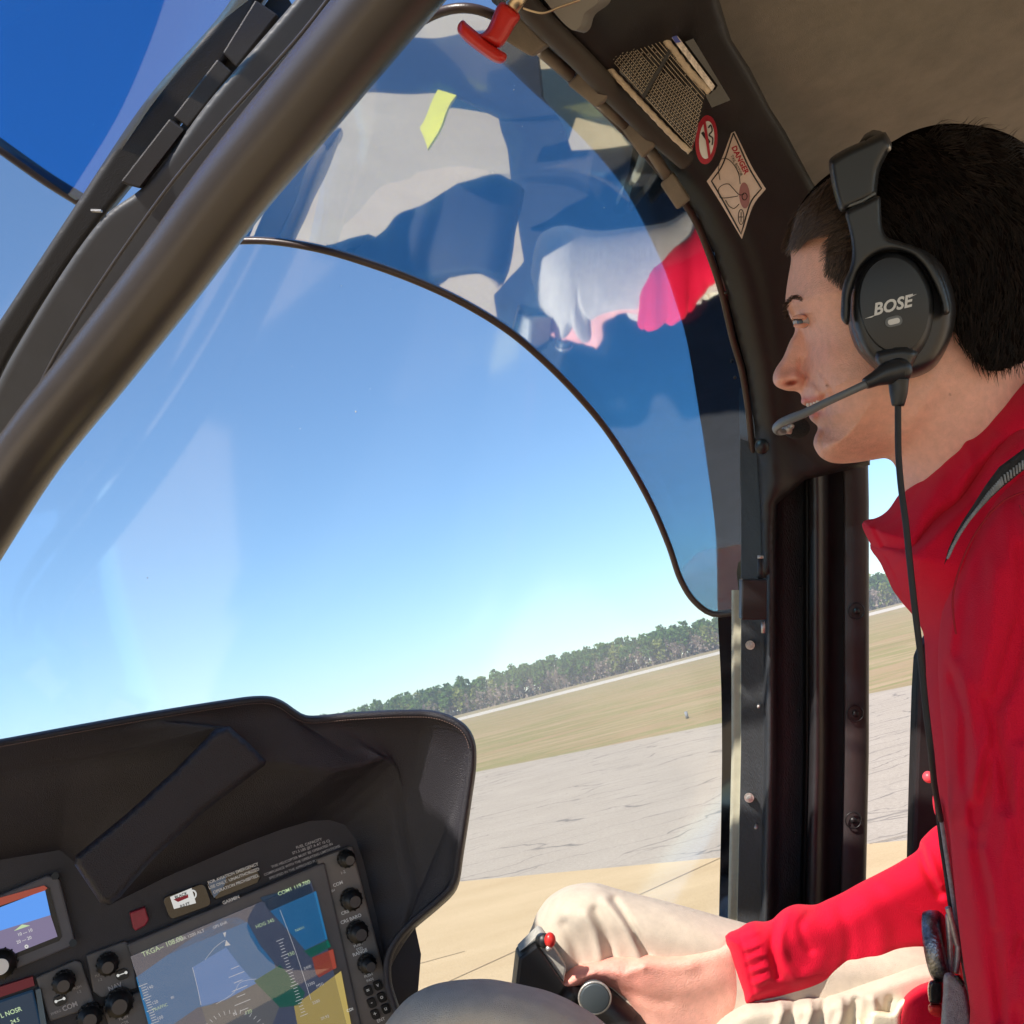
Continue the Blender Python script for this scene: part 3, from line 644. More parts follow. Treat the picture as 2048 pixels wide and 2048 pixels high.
for (x, y) in ((1595, 900), (1595, 938), (1600, 1175), (1597, 1420), (1590, 1665), (1452, 585), (1470, 755)):
    V, Fc = ball(P(x, y, 1.130 if x > 1550 else DWs(x, y)-.02), .0018, 10, 6); mk('rivet', V, Fc, M['black'], cabin)
# ------------------------------------------------------------------ net pocket, signs, handle
PN_ = Plane(1290, 160, .758, -.35, -.45)
net = thing('net_pocket', PN_.hit(1290, 160), 'elastic net pocket holding folded charts beside the roof lining', 'net pocket')
V, Fc = prism(PN_, [(1172, 68), (1255, -6), (1330, -20), (1462, 200), (1425, 215), (1412, 190), (1384, 302)], -.006, -.002); mk('backing', V, Fc, M['blackgloss'], net, False)
A0, A1, B0, B1 = np.array((1179., 74)), np.array((1384., 300)), np.array((1256., 4)), np.array((1411., 184))
def q2(u, v): a = A0+(A1-A0)*u; b = B0+(B1-B0)*u; return a+(b-a)*v
bm_ = []
for i in range(14):
    v = (i+.3)/14; bm_.append(tube([PN_.hit(*q2(u, v), .003+.004*math.sin(math.pi*u)) for u in np.linspace(0, 1, 16)], .00022, 5))
V, Fc = cat(bm_); mk('net_cord', V, Fc, M['cream'], net, kind='stuff')
bm_ = []
for i in range(58):
    u = (i+.5)/58; bm_.append(tube([PN_.hit(*q2(u, v), .002+.004*math.sin(math.pi*u)) for v in np.linspace(0, 1, 8)], .00035, 4))
for i in range(58):
    for j in range(17):
        u = (i+.5)/58; v = (j+.8)/17
        if False and v < .62-.15*math.sin(u*5) or rng.random() < .12:
            bm_.append(prism(PN_, rect(*q2(u, v), 1.9, 2.6, -45), .0005, .0012))
        
V, Fc = cat(bm_); mk('net_weave', V, Fc, mat('net_grey', (.035, .03, .028), .8), net, kind='stuff')
bm_ = []
for i in range(44):
    for j in range(14):
        u = (i+.5)/44; v = (j+.8)/14
        if v < .66-.15*math.sin(u*5) or rng.random() < .12: bm_.append(prism(PN_, rect(*q2(u, v), 2.2, 3.0, -45), .0075, .0080))
V, Fc = cat(bm_); mk('net_knots', V, Fc, mat('net_pale', (.42, .36, .29), .8), net, kind='stuff')
V, Fc = prism(PN_, [q2(.52, 0), q2(.545, 0), q2(.565, 1), q2(.535, 1)], .004, .009); mk('cross_band', V, Fc, M['black'], net, False)
for pts_, w in ((((1166, 84), (1230, 150), (1290, 214), (1345, 272), (1380, 304)), 5.5), (((1262, -10), (1300, 42), (1340, 92), (1382, 146), (1420, 184)), 6.5)):
    c = catmull(pts_, 6, False); V, Fc = tube([PN_.hit(a, b, .004) for a, b in c], [w*.0004*(1+.12*math.sin(i*1.9)) for i in range(len(c))], 10); mk('elastic_edge', V, Fc, M['cream'], net)
for q, m_ in (([(1275, -20), (1302, -20), (1348, 52), (1330, 62)], M['white']), ([(1332, 60), (1345, 58), (1430, 172), (1424, 182)], M['white']), ([(1336, 62), (1346, 60), (1362, 84), (1352, 86)], mat('blue_print', (.06, .09, .4), .5))):
    V, Fc = prism(PN_, q, .006, .0068 if m_ is M['white'] else .0075); mk('folded_chart' if m_ is M['white'] else 'chart_cover', V, Fc, m_ if m_ is not M['white'] else mat('paper', (.66, .58, .50), .7, noise=.5, nscale=260), net, False)
V, Fc = prism(PN_, [(1196, 24), (1228, 8), (1234, 18), (1208, 34)], .003, .004); mk('red_tag', V, Fc, mat('tag_red', (.6, .16, .12), .6), net, False)
# no smoking sign
PS = Plane(1414, 280, .815, -.45, -.3)
ns = thing('no_smoking_sign', PS.hit(1414, 280), 'round red and white no smoking sign below the net pocket', 'sign')
V, Fc = prism(PS, ell(1414, 280, 21, 49, -4), -.004, 0); mk('red_ring', V, Fc, M['redprint'], ns, False)
V, Fc = prism(PS, ell(1413.5, 280, 15, 38, -4), .0003, .0007); mk('face', V, Fc, M['white'], ns, False)
V, Fc = cat([prism(PS, [(1402, 266), (1407, 263), (1421, 283), (1417, 289)], .0009, .0011), tube([PS.hit(a, b, .0012) for a, b in catmull([(1417, 256), (1421, 250), (1424, 262), (1418, 270), (1425, 276), (1424, 290)], 3, False)], .0006, 5)]); mk('cigarette_symbol', V, Fc, M['black'], ns, False)
V, Fc = prism(PS, [(1406, 242), (1411, 240), (1422, 316), (1417, 318)], .0013, .0016); mk('slash', V, Fc, M['redprint'], ns, False)
# danger placard
PD = Plane(1475, 368, .85, -.5, -.1)
dg = thing('danger_placard', PD.hit(1475, 368), 'curling pale danger placard with a line drawing of a helicopter tail', 'placard')
def quadcurve(c, bulge, n=9):
    o = []
    for i in range(4):
        a, b = np.array(c[i], float), np.array(c[(i+1) % 4], float); mid = np.mean(c, 0)
        for k in range(n):
            t = k/n; p = a+(b-a)*t; o.append(tuple(p+(mid-p)/np.linalg.norm(mid-p)*bulge[i]*math.sin(math.pi*t)))
    return o
dc = [(1467, 257), (1532, 378), (1484, 478), (1414, 363)]
V, Fc = prism(PD, quadcurve(dc, (4, 10, 1, 8)), 0, .001); mk('sheet', V, Fc, mat('placard_paper', (.72, .56, .48), .6, noise=.1, nscale=60), dg, False)
ib = quadcurve([(1467, 266), (1523, 377), (1482, 468), (1423, 362)], (4, 10, 1, 8)); bord = tube([PD.hit(a, b, .0014) for a, b in ib+[ib[0]]], .00062, 5, False)
V, Fc = bord; mk('border_line', V, Fc, M['black'], dg)
V, Fc = text('DANGER', 1480, 320, 15, -64, PD, .0015, .03, 0, 1.0); mk('danger_lettering', V, Fc, M['redprint'], dg, False)
V, Fc = text('TAIL ROTOR', 1473, 331, 8, -64, PD, .0015, .01); mk('small_lettering', V, Fc, M['black'], dg, False)
V, Fc = prism(PD, ell(1489, 391, 10.5, 26, 3), .0012, .0014); mk('rotor_disc', V, Fc, mat('placard_mauve', (.36, .15, .15), .6), dg, False)
ln = []
for pts_ in ([(1440, 360), (1437, 335), (1443, 318), (1455, 318), (1468, 330), (1478, 350), (1480, 368)], [(1440, 395), (1437, 378), (1445, 370), (1457, 368), (1467, 378), (1480, 390), (1488, 388)], [(1440, 395), (1450, 396), (1476, 392)], [(1451, 400), (1458, 412), (1468, 417), (1478, 408)], ell(1489, 393, 5, 7)+[ell(1489, 393, 5, 7)[0]], ell(1482, 434, 5.5, 15)+[ell(1482, 434, 5.5, 15)[0]], [(1482, 424), (1482, 444)], [(1478, 434), (1486, 434)]):
    ln.append(tube([PD.hit(a, b, .0016) for a, b in (catmull(pts_, 4, False) if len(pts_) > 2 else np.array(pts_, float))], .0003, 4))
V, Fc = cat(ln); mk('line_drawing', V, Fc, M['black'], dg)
# emergency handle
eh = thing('emergency_handle', P(1000, 40, .6), 'red T shaped emergency release handle at the window top', 'handle')
V, Fc, _ = infl([(926, 40), (934, 47), (952, 62), (975, 82), (1000, 100), (1013, 109), (1012, 120), (1004, 127), (990, 125), (960, 106), (930, 82), (915, 62), (917, 48)], .615, .009, 14, 4); mk('grip', V, Fc, M['redknob'], eh)
V, Fc, _ = infl([(1003, 4), (1040, 32), (1028, 55), (1000, 96), (985, 92), (958, 74), (955, 68), (965, 66), (975, 55)], .617, .0085, 16, 4); mk('stem', V, Fc, M['redknob'], eh)
V, Fc = cat([tube([P(1022, 18, .612), P(1045, -14, .612)], .0048, 14), tube(path([(1046, 16, .61), (1085, 26, .61), (1120, 14, .61), (1160, 0, .61)], 6), .0007, 6)]); mk('release_cable', V, Fc, M['brass'], eh)
# ================================================================== INSTRUMENT PANEL
PP_ = Plane(480, 1900, .90, .42, .22)
ip = thing('instrument_panel', PP_.hit(600, 2048), 'dark instrument panel with glowing displays under a leather hood', 'instrument panel')
base = [(-700, 1960), (-80, 1700), (130, 1640), (215, 1800), (480, 1650), (690, 1590), (800, 1760), (830, 1900), (812, 2120), (812, 2500), (-700, 2500)]
V, Fc = prism(PP_, base, -.02, 0); mk('panel_board', V, Fc, M['panel'], ip, False)
def onp(name, poly, h0, h1, m_, parent=None, bevel=.0006, curved=False, **k):
    V, Fc = prism(PP_, poly, h0, h1, curved=curved, inset=k.pop('inset', 0)); return mk(name, V, Fc, m_, parent or ip, False, bevel=bevel, **k)
def ontext(name, L, m_, parent=None, h=.0008):
    V, Fc = cat([text(t, x, y, s, a, PP_, h, b) for t, x, y, s, a, b in L]); return mk(name, V, Fc, m_, parent or ip, False, kind='stuff')
# main display
bz = onp('main_display', [(252, 1884), (630, 1727), (645, 1722), (735, 2120), (340, 2120)], .0, .012, M['bezel'], bevel=.002, label='large colour flight display')
scr = [(261, 1913), (622, 1762), (706, 2100), (320, 2100)]
onp('screen', scr, .0124, .0128, M['s_lav'], bz, 0)
def sp(name, poly, m_, h=.0131): return onp(name, poly, h, h+.0003, m_, bz, 0)
sp('screen_area', [(262, 1914), (500, 1814), (506, 1838), (268, 1938)], M['s_lav'])
sp('screen_area', [(272, 1955), (370, 1885), (440, 1838), (475, 1834), (495, 1845), (520, 1890), (548, 1925), (556, 1955), (530, 1970), (480, 1982), (420, 2010), (395, 2015), (330, 2060), (300, 2060)], M['s_sky'])
sp('screen_area', [(385, 1935), (452, 1895), (475, 1925), (500, 1955), (515, 1965), (450, 2000), (403, 2012)], M['s_skyl'], .0135)
sp('screen_area', [(403, 2014), (450, 2002), (508, 1962), (560, 2010), (545, 2048), (560, 2100), (430, 2100)], M['s_gnd'], .0133)
sp('screen_area', [(520, 1795), (620, 1768), (630, 1800), (545, 1830)], M['s_dk'])
sp('screen_area', [(540, 1822), (632, 1782), (655, 1878), (610, 1900), (575, 1860)], M['s_sky'], .0133)
sp('screen_area', [(608, 1902), (656, 1880), (662, 1893), (622, 1915)], M['s_grn'], .0135)
sp('screen_area', [(508, 1962), (560, 1930), (610, 1985), (600, 2010), (560, 2015)], M['s_grn'], .0136)
sp('screen_area', [(624, 1915), (666, 1898), (673, 1935), (638, 1955), (632, 1948)], M['s_red'], .0136)
sp('screen_area', [(588, 2012), (682, 1942), (712, 2100), (604, 2100)], M['s_yel'], .0136)
ontext('screen_lettering', [('TKGA-- 108.00', 325, 1893, 14, 23, .01), ('COM1 119.700', 588, 1776, 11, 22, .01), ('150', 582, 1908, 10, 22, .01), ('120', 497, 2024, 10, 22, .01), ('NAV1', 600, 1858, 8, 22, 0), ('TRAFFIC', 320, 2015, 9, 22, 0), ('HDG 345', 530, 1847, 10, 22, .01)], M['s_lime'], bz, .0150)
sp('screen_cursor', [(446, 1866), (452, 1864), (450, 1875)], M['s_wht'], .0146); sp('screen_cursor', [(452, 1880), (461, 1890), (450, 1892)], M['s_wht'], .0146)
tk = []
for i in range(26):
    t = i/25; a0 = 272+40*t; b0 = 1975+125*t; tk.append(prism(PP_, rect(a0+14, b0-5, 10 if i % 5 else 18, 1.1, 22), .0139, .0141))
    a0 = 560+48*t; b0 = 1880+150*t; tk.append(prism(PP_, rect(a0, b0, 9 if i % 5 else 16, 1.1, 22), .0139, .0141))
for i in range(36):
    t = 2*math.pi*i/36; cx, cy = 470+62*math.cos(t), 2075-52*math.sin(t); tk.append(prism(PP_, rect(cx, cy, 8, 1.0, math.degrees(t)), .0139, .0141))
for i in range(7):
    tk.append(prism(PP_, rect(470+3*i, 1935+14*i, 34 if i % 2 else 18, 1.1, 22), .0142, .0144))
V, Fc = cat(tk); mk('scale_ticks', V, Fc, M['s_wht'], bz, False, kind='stuff')
ontext('scale_numbers', [('140', 300, 1975, 9, 22, 0), ('120', 310, 2005, 9, 22, 0), ('100', 320, 2036, 9, 22, 0), ('80', 345, 1995, 7, 22, 0), ('2400', 615, 1935, 8, 22, 0), ('2300', 622, 1968, 8, 22, 0), ('2200', 632, 2004, 8, 22, 0), ('XPDR 1200 ALT', 380, 1872, 9, 22, 0), ('GPS ENR', 440, 1850, 8, 22, 0), ('MSG', 640, 1970, 8, 22, 0), ('N', 470, 2028, 10, 22, .01), ('CDI', 700, 2020, 8, 22, 0), ('29.92', 650, 2035, 8, 22, 0)], M['s_wht'], bz, .0150)
ln = [tube([PP_.hit(a, b, .0145) for a, b in catmull(p, 8, False)], .00022, 4) for p in ([(385, 1935), (396, 1980), (402, 2010)], [(410, 1920), (430, 1895), (450, 1880)], [(432, 2008), (468, 1985), (480, 1965), (512, 1958)], [(560, 1820), (590, 1900), (622, 2000)])]
V, Fc = cat(ln); mk('screen_lines', V, Fc, M['s_wht'], bz)
V, Fc = prism(PP_, scr, .0158, .0162); mk('screen_glass', V, Fc, M['screenglass'], bz, False)
ontext('maker_lettering', [('GARMIN', 462, 1800, 9.5, 22, .02)], M['white'], bz, .0124)
# bezel ends with controls
be = onp('control_strip', [(630, 1716), (700, 1690), (762, 1930), (812, 2120), (735, 2120)], .0, .009, mat('strip_grey', (.17, .145, .13), .5, noise=.1, nscale=40), bevel=.002)
ontext('strip_lettering', [('COM', 676, 1768, 9, 22, .02), ('PUSH', 662, 1783, 7, 22, .01), ('1-2', 686, 1745, 8, 22, 0), ('CRS', 690, 1825, 9, 22, .02), ('CRS BARO', 702, 1838, 9.5, 22, .02), ('PUSH', 716, 1890, 7.5, 22, .01), ('STD', 719, 1898, 7.5, 22, .01), ('RANGE', 720, 1905, 9.5, 22, .02), ('PUSH', 737, 1951, 7.5, 22, .01), ('PAN', 740, 1960, 7.5, 22, .01), ('ENT', 762, 2040, 9, 22, .02)], M['white'], be, .0095)
def knob(x, y, r, L=.018, lean=(.0, .0), cap=None, parent=None):
    c = PP_.hit(x, y, .008); ax = PP_.n
    st = [tube([c, c+ax*L*.5], [r, r*.95], 22), tube([c+ax*L*.5, c+ax*L*.52, c+ax*L], [r*.9, r*.62, r*.58], 20)]
    ridges = []
    for k in range(14):
        a = 2*math.pi*k/14; u = ax.orthogonal().normalized(); w = ax.cross(u); p = c+(u*math.cos(a)+w*math.sin(a))*r*.97
        ridges.append(tube([p, p+ax*L*.48], r*.09, 5))
    V, Fc = cat(st+ridges); o = mk('knob', V, Fc, M['knob'], parent or ip)
    V, Fc = tube([c+ax*L, c+ax*(L+.0012)], r*.52, 18); mk('knob_cap', V, Fc, cap or M['knobcap'], parent or ip, False)
for x, y, r in ((690, 1716, .008), (700, 1797, .0098), (712, 1862, .0098), (731, 1925, .0082)): knob(x, y, r, .020, parent=be)
for i, (x, y) in enumerate(((736, 1981), (755, 1970), (743, 2005), (763, 1994), (750, 2028), (771, 2017))):
    b = onp('button', rrect(x, y, 17, 20, 5, 22), .009, .0115, M['knob'], be, .0004, inset=.05)
    ontext('button_symbol', [('=v-o+u'[i], x, y, 12, 22, .02)], M['white'], be, .0122)
# standby display at the left
sb = onp('standby_display', [(-60, 1812), (95, 1748), (112, 1750), (120, 1757), (150, 1876), (146, 1888), (-20, 1955), (-60, 1960)], 0, .010, mat('standby_grey', (.085, .085, .105), .45, noise=.1, nscale=40), bevel=.002, label='small standby attitude display')
onp('screen_recess', [(-60, 1828), (92, 1772), (99, 1776), (124, 1873), (118, 1882), (15, 1922), (-60, 1950)], .0104, .0108, M['black'], sb, 0)
onp('screen_area', [(-60, 1838), (90, 1780), (101, 1830), (-60, 1880)], .0110, .0113, M['s_blue'], sb, 0)
onp('screen_area', [(-60, 1880), (101, 1830), (115, 1873), (22, 1910), (-60, 1940)], .0110, .0113, M['s_pur'], sb, 0)
onp('red_flag', [(-60, 1812), (88, 1771), (95, 1776), (90, 1781), (-60, 1832)], .0116, .0119, M['s_red'], sb, 0)
onp('screen_cursor', [(28, 1862), (44, 1849), (60, 1851)], .0116, .0119, M['s_lime'], sb, 0)
ontext('screen_lettering', [('10 --- 10', 50, 1865, 9, 20, .01), ('20 --- 20', 48, 1880, 9, 20, .01), ('o', 53, 1892, 14, 0, .05)], M['s_wht'], sb, .0120)
for x, y in ((110, 1752), (146, 1886)): V, Fc = tube([PP_.hit(x, y, .010), PP_.hit(x, y, .0118)], .0033, 6); mk('bezel_screw', V, Fc, M['knob'], sb, False)
knob(4, 1925, .012, .016, cap=M['white'], parent=sb)
# radio plates
for poly, L in (([(72, 1952), (150, 1918), (163, 1922), (192, 2010), (100, 2040)], [('COM', 140, 2013, 14, 22, .02), ('PUSH', 155, 1975, 7, 22, 0), ('1-2', 158, 1984, 7, 22, 0), ('EMERG', 112, 2025, 7, 22, 0)]),
                ([(172, 1908), (248, 1880), (262, 1885), (275, 1972), (200, 1992), (186, 1980)], [('NAV', 230, 1974, 14, 22, .02), ('PUSH', 198, 1950, 7, 22, 0), ('1-2', 200, 1960, 7, 22, 0)]),
                ([(205, 2010), (290, 1975), (335, 2120), (240, 2120)], [('PUSH', 247, 2036, 8, 22, 0), ('CTR', 250, 2046, 8, 22, 0)])):
    o = onp('radio_plate', poly, 0, .006, M['bezel'], bevel=.0015); ontext('plate_lettering', L, M['dimwhite'], o, .0066)
for x, y, r in ((128, 1962, .009), (215, 1926, .009), (238, 2003, .0115), (180, 2030, .010)): knob(x, y, r, .018)
for x, y in ((244, 1948), (120, 2000)):
    b = onp('rocker_button', rrect(x, y, 26, 20, 8, 20), .006, .009, M['knob'], bevel=.0006)
    V, Fc = cat([prism(PP_, ell(x-8, y+3, 3, 3, n=10), .0092, .0095), prism(PP_, ell(x+8, y-3, 3, 3, n=10), .0092, .0095), prism(PP_, rect(x, y, 16, 1.6, 20), .0092, .0095)]); mk('arrow_mark', V, Fc, M['s_wht'], b, False)
V, Fc = prism(PP_, [(-60, 1990), (66, 1950), (70, 1968), (-60, 2012)], 0, .006); mk('red_strip', V, Fc, mat('dull_red', (.22, .015, .03), .5), ip, False)
onp('lower_display', [(-60, 2020), (66, 1978), (95, 2100), (-60, 2120)], 0, .006, M['s_dk'], bevel=.001)
ontext('lower_lettering', [('L NOSR', 22, 2025, 13, 20, .01), ('24.5', 30, 2042, 11, 20, .01)], M['s_lime'], None, .0068)
V, Fc = prism(PP_, [(72, 1975), (82, 1972), (105, 2110), (92, 2112)], 0, .009); mk('display_edge', V, Fc, mat('blue_grey', (.10, .14, .17), .5), ip, False)
# placards and switches above the display
onp('red_switch', [(258, 1823), (290, 1811), (298, 1838), (290, 1850), (270, 1861), (265, 1855)], 0, .006, mat('switch_red', (.30, .02, .04), .4, noise=.2, nscale=200), bevel=.001, inset=.06)
o = onp('dial_placard', rrect(373, 1801, 88, 46, 10, 20), 0, .006, M['blackgloss'], bevel=.001)
onp('bright_label', [(340, 1794), (383, 1776), (392, 1806), (348, 1818)], .0066, .0069, M['s_wht'], o, 0)
ontext('label_lettering', [('BLACK', 362, 1791, 8.5, 20, .03), ('8.0 FT', 370, 1810, 8, 20, .03)], M['black'], o, .0074)
onp('red_label', [(347, 1799), (376, 1789), (377, 1795), (356, 1804)], .0072, .0074, M['redprint'], o, 0)
V, Fc = tube([PP_.hit(a, b, .0080) for a, b in ell(385, 1789, 7, 8, n=18)+[ell(385, 1789, 7, 8, n=18)[0]]], .0007, 5, False); mk('dial_ring', V, Fc, M['s_wht'], o)
o = onp('emergency_placard', [(412, 1766), (500, 1733), (512, 1738), (520, 1752), (515, 1764), (430, 1798), (422, 1790)], 0, .004, M['blackgloss'], bevel=.0008)
onp('placard_sheen', [(416, 1766), (452, 1752), (450, 1768), (440, 1783), (428, 1796)], .0043, .0045, mat('placard_blue', (.16, .22, .32), .4), o, 0)
ontext('placard_lettering', [('FOR AVIATION EMERGENCY', 466, 1747, 8.4, 21, .022), ('USE ONLY. UNAUTHORIZED', 468, 1757, 8.4, 21, .022), ('OPERATION PROHIBITED.', 472, 1768, 8.4, 21, .022)], M['white'], o, .0050)
ontext('limits_lettering', [('FUEL CAPACITY', 618, 1687, 7.6, 19, .02), ('571.5 LBS (JET A AT 15 C)', 622, 1694, 7.2, 19, .02), ('THIS HELICOPTER MUST BE OPERATED IN', 604, 1711, 7, 21, .015), ('COMPLIANCE WITH THE OPERATING LIMITATIONS', 604, 1721, 7, 21, .015), ('SPECIFIED IN THE APPROVED FLIGHT MANUAL', 607, 1731, 7, 21, .015)], M['dimwhite'], None, .0012)
# little outboard camera mount beyond the hood
o = onp('side_bracket', [(795, 1885), (805, 1882), (823, 1937), (820, 1942), (784, 1964), (780, 1920)], -.02, -.008, M['bezel'], bevel=.001)
onp('bracket_window', [(795, 1893), (802, 1890), (812, 1930), (786, 1944), (787, 1915)], -.0078, -.007, M['blackgloss'], o, 0)
# hood: lofted from the padded rim down to the panel
A = catmull([(-120, 1498), (0, 1478), (145, 1451), (308, 1422), (453, 1399), (507, 1392), (543, 1393), (568, 1403), (594, 1421), (612, 1430), (704, 1424), (812, 1419), (867, 1421), (906, 1433), (935, 1453), (950, 1482), (953, 1520), (943, 1600), (928, 1700), (918, 1762), (908, 1782), (877, 1812), (830, 1852), (801, 1884), (785, 1917), (784, 1964), (800, 2018), (820, 2110)], 10, False)
def off(poly, k):
    d = np.gradient(poly, axis=0); n = np.stack([-d[:, 1], d[:, 0]], 1); n /= np.linalg.norm(n, axis=1)[:, None]; return poly+n*k
arc = np.concatenate([[0], np.cumsum(np.linalg.norm(np.diff(A, axis=0), axis=1))]); arc /= arc[-1]
C_ = np.array([(-120, 1572), (0, 1547), (145, 1520), (308, 1489), (435, 1456), (462, 1453), (500, 1488), (533, 1524), (600, 1532), (667, 1544), (720, 1532), (769, 1516), (790, 1526), (800, 1550), (806, 1590), (812, 1667), (827, 1728), (840, 1780), (815, 1850), (795, 1900), (776, 1950), (790, 2020), (810, 2110)], float)
ca = np.concatenate([[0], np.cumsum(np.linalg.norm(np.diff(C_, axis=0), axis=1))]); 
# match the crease points to the rim by nearest arc station
st = []
k0 = 0
stA = [0, .045, .10, .165, .22, .235, .265, .30, .325, .36, .40, .44, .475, .50, .53, .57, .62, .66, .72, .79, .86, .93, 1.0]
stA = np.array(stA); Cx = np.interp(arc, stA, C_[:, 0]); Cy = np.interp(arc, stA, C_[:, 1])
Dp = np.array([(-120, 1740), (0, 1720), (120, 1700), (150, 1725), (180, 1770), (215, 1812), (260, 1790), (330, 1755), (400, 1725), (480, 1690), (560, 1660), (620, 1642), (660, 1640), (690, 1650), (712, 1680), (726, 1720), (740, 1780), (752, 1830), (762, 1880), (770, 1930), (776, 1980), (790, 2040), (806, 2110)], float)
Dx = np.interp(arc, stA, Dp[:, 0]); Dy = np.interp(arc, stA, Dp[:, 1])
dp = np.interp(arc, [0, .45, .55, .8, 1], [.70, .90, .925, .92, .89])       # rim depth
rows = []
def row(x, y, d): rows.append([P(a, b, c) for a, b, c in zip(x, y, d)])
dD = np.array([ (PP_.hit(a, b, .0)-EYE).dot(F_) for a, b in zip(Dx, Dy)])
o1 = off(A, 0); 
fade = np.clip((1-arc)*8, .15, 1)
def blend(t, x0, y0, x1, y1): return x0+(x1-x0)*t, y0+(y1-y0)*t
B1 = off(A, 5); B2 = off(A, 14)
# back of the rim (outer top skin running forward), rolled edge, underside, crease, panel
row(A[:, 0]*1.0, A[:, 1]+6, dp+.10)
row(A[:, 0], A[:, 1]+.5, dp+.06)
row(A[:, 0], A[:, 1], dp+.012)
row(B1[:, 0], B1[:, 1], dp+.001*fade)
row(B2[:, 0], B2[:, 1], dp+.0005)
B3 = off(A, 16.5); row(B3[:, 0], B3[:, 1], dp+.004)
for t, e in ((.25, .20), (.5, .42), (.75, .60), (.92, .70), (1.0, .74)):
    x, y = blend(t, B3[:, 0], B3[:, 1], Cx, Cy); row(x, y, dp+.004+(dD-dp)*e*.55)
x, y = blend(.04, Cx, Cy, Dx, Dy); row(x, y, dp+.006+(dD-dp)*.44)
for t in (.15, .35, .6, .85, 1.0):
    x, y = blend(t, Cx, Cy, Dx, Dy); row(x, y, dp+(dD-dp)*(.44+.56*t))
dv = (rows[2][0]-rows[2][6]).normalized()
for r_ in rows: r_[:0] = [r_[0]+dv*k for k in (.45, .3, .15)]
n = len(A)+3; V = [p for r_ in rows for p in r_]
Fc = [(i*n+j, i*n+j+1, (i+1)*n+j+1, (i+1)*n+j) for i in range(len(rows)-1) for j in range(n-1)]
mk('hood', V, Fc, M['hood'], ip, label='black leather glare hood with stitched rim')
# raised diagonal rib inside the hood
def dh(x, y): return .80
rib = [(430, 1458), (458, 1452), (500, 1488), (532, 1522), (530, 1530), (400, 1630), (300, 1725), (240, 1795), (222, 1808), (200, 1806), (148, 1728), (150, 1712), (250, 1630), (350, 1540)]
V, Fc, _ = infl(rib, lambda x, y: .835+(np.asarray(y)-1456)*-.00002+(530-np.asarray(x))*-.00022, .012, 10, 8, curved=False); mk('hood_rib', V, Fc, M['hood'], ip, label='raised diagonal rib inside the hood')
# stitches
stp = []
L2 = off(A, 15.2); dd = np.concatenate([[0], np.cumsum(np.linalg.norm(np.diff(L2, axis=0), axis=1))]); s_ = 0
while s_ < dd[-1]*.62:
    xa = np.interp(s_, dd, L2[:, 0]); ya = np.interp(s_, dd, L2[:, 1]); xb = np.interp(s_+3.2, dd, L2[:, 0]); yb = np.interp(s_+3.2, dd, L2[:, 1]); d = np.interp(s_/dd[-1], arc, dp)-.0008
    stp.append(tube([P(xa, ya, d), P(xb, yb, d)], .00045, 4)); s_ += 5.4
V, Fc = cat(stp); mk('stitching', V, Fc, mat('thread', (.16, .10, .085), .7), ip, kind='stuff')
# ================================================================== PILOT
pilot = thing('person', P(1900, 2100, .84), 'pilot in red jacket and khaki trousers seen in profile holding the stick', 'person')
HM = .80
PXM = HM/FPX
head_out = [(1581, 498), (1582, 520), (1577, 551), (1572, 585), (1571, 603), (1575, 622), (1585, 644), (1590, 658), (1587, 670), (1581, 680), (1566, 715), (1551, 738), (1546, 752), (1547, 765), (1553, 773), (1572, 781), (1592, 783), (1600, 788), (1603, 797), (1602, 804), (1607, 810), (1618, 811.5), (1628, 813), (1625, 818), (1618, 826), (1620, 838), (1627, 845), (1635, 853), (1635, 860), (1629, 874), (1627, 888), (1631, 900), (1641, 914), (1659, 924), (1680, 927), (1712, 925), (1745, 920), (1772, 917), (1785, 924), (1794, 942), (1798, 970), (1800, 1010), (1790, 1080), (1850, 1180), (2080, 1180), (2110, 900), (2080, 740), (2110, 620), (2110, 500), (2070, 380), (1980, 300), (1860, 275), (1760, 300), (1680, 355), (1620, 420), (1590, 470)]
inner = np.array(catmull([(1581, 498), (1579, 551), (1577, 600), (1592, 640), (1606, 672), (1612, 705), (1608, 735), (1606, 760), (1606, 790), (1612, 806), (1628, 822), (1633, 845), (1640, 860), (1634, 880), (1636, 898), (1645, 912), (1662, 922), (1690, 926), (1745, 920), (1772, 917), (1785, 924), (1794, 942), (1798, 970), (1800, 1010), (1790, 1080), (1850, 1180), (2080, 1180), (2110, 900), (2080, 740), (2110, 620), (2110, 500), (2070, 380), (1980, 300), (1860, 275), (1760, 300), (1680, 355), (1620, 420), (1590, 470)], 8))
def gs(x, y, cx, cy, sx, sy, rot=0):
    r = math.radians(rot); u = (x-cx)*math.cos(r)-(y-cy)*math.sin(r); v = (x-cx)*math.sin(r)+(y-cy)*math.cos(r)
    return np.exp(-(u/sx)**2-(v/sy)**2)
def pl_d(x, y, p): return seg_dist(np.stack([x, y], 1), catmull(p, 5, False), False)
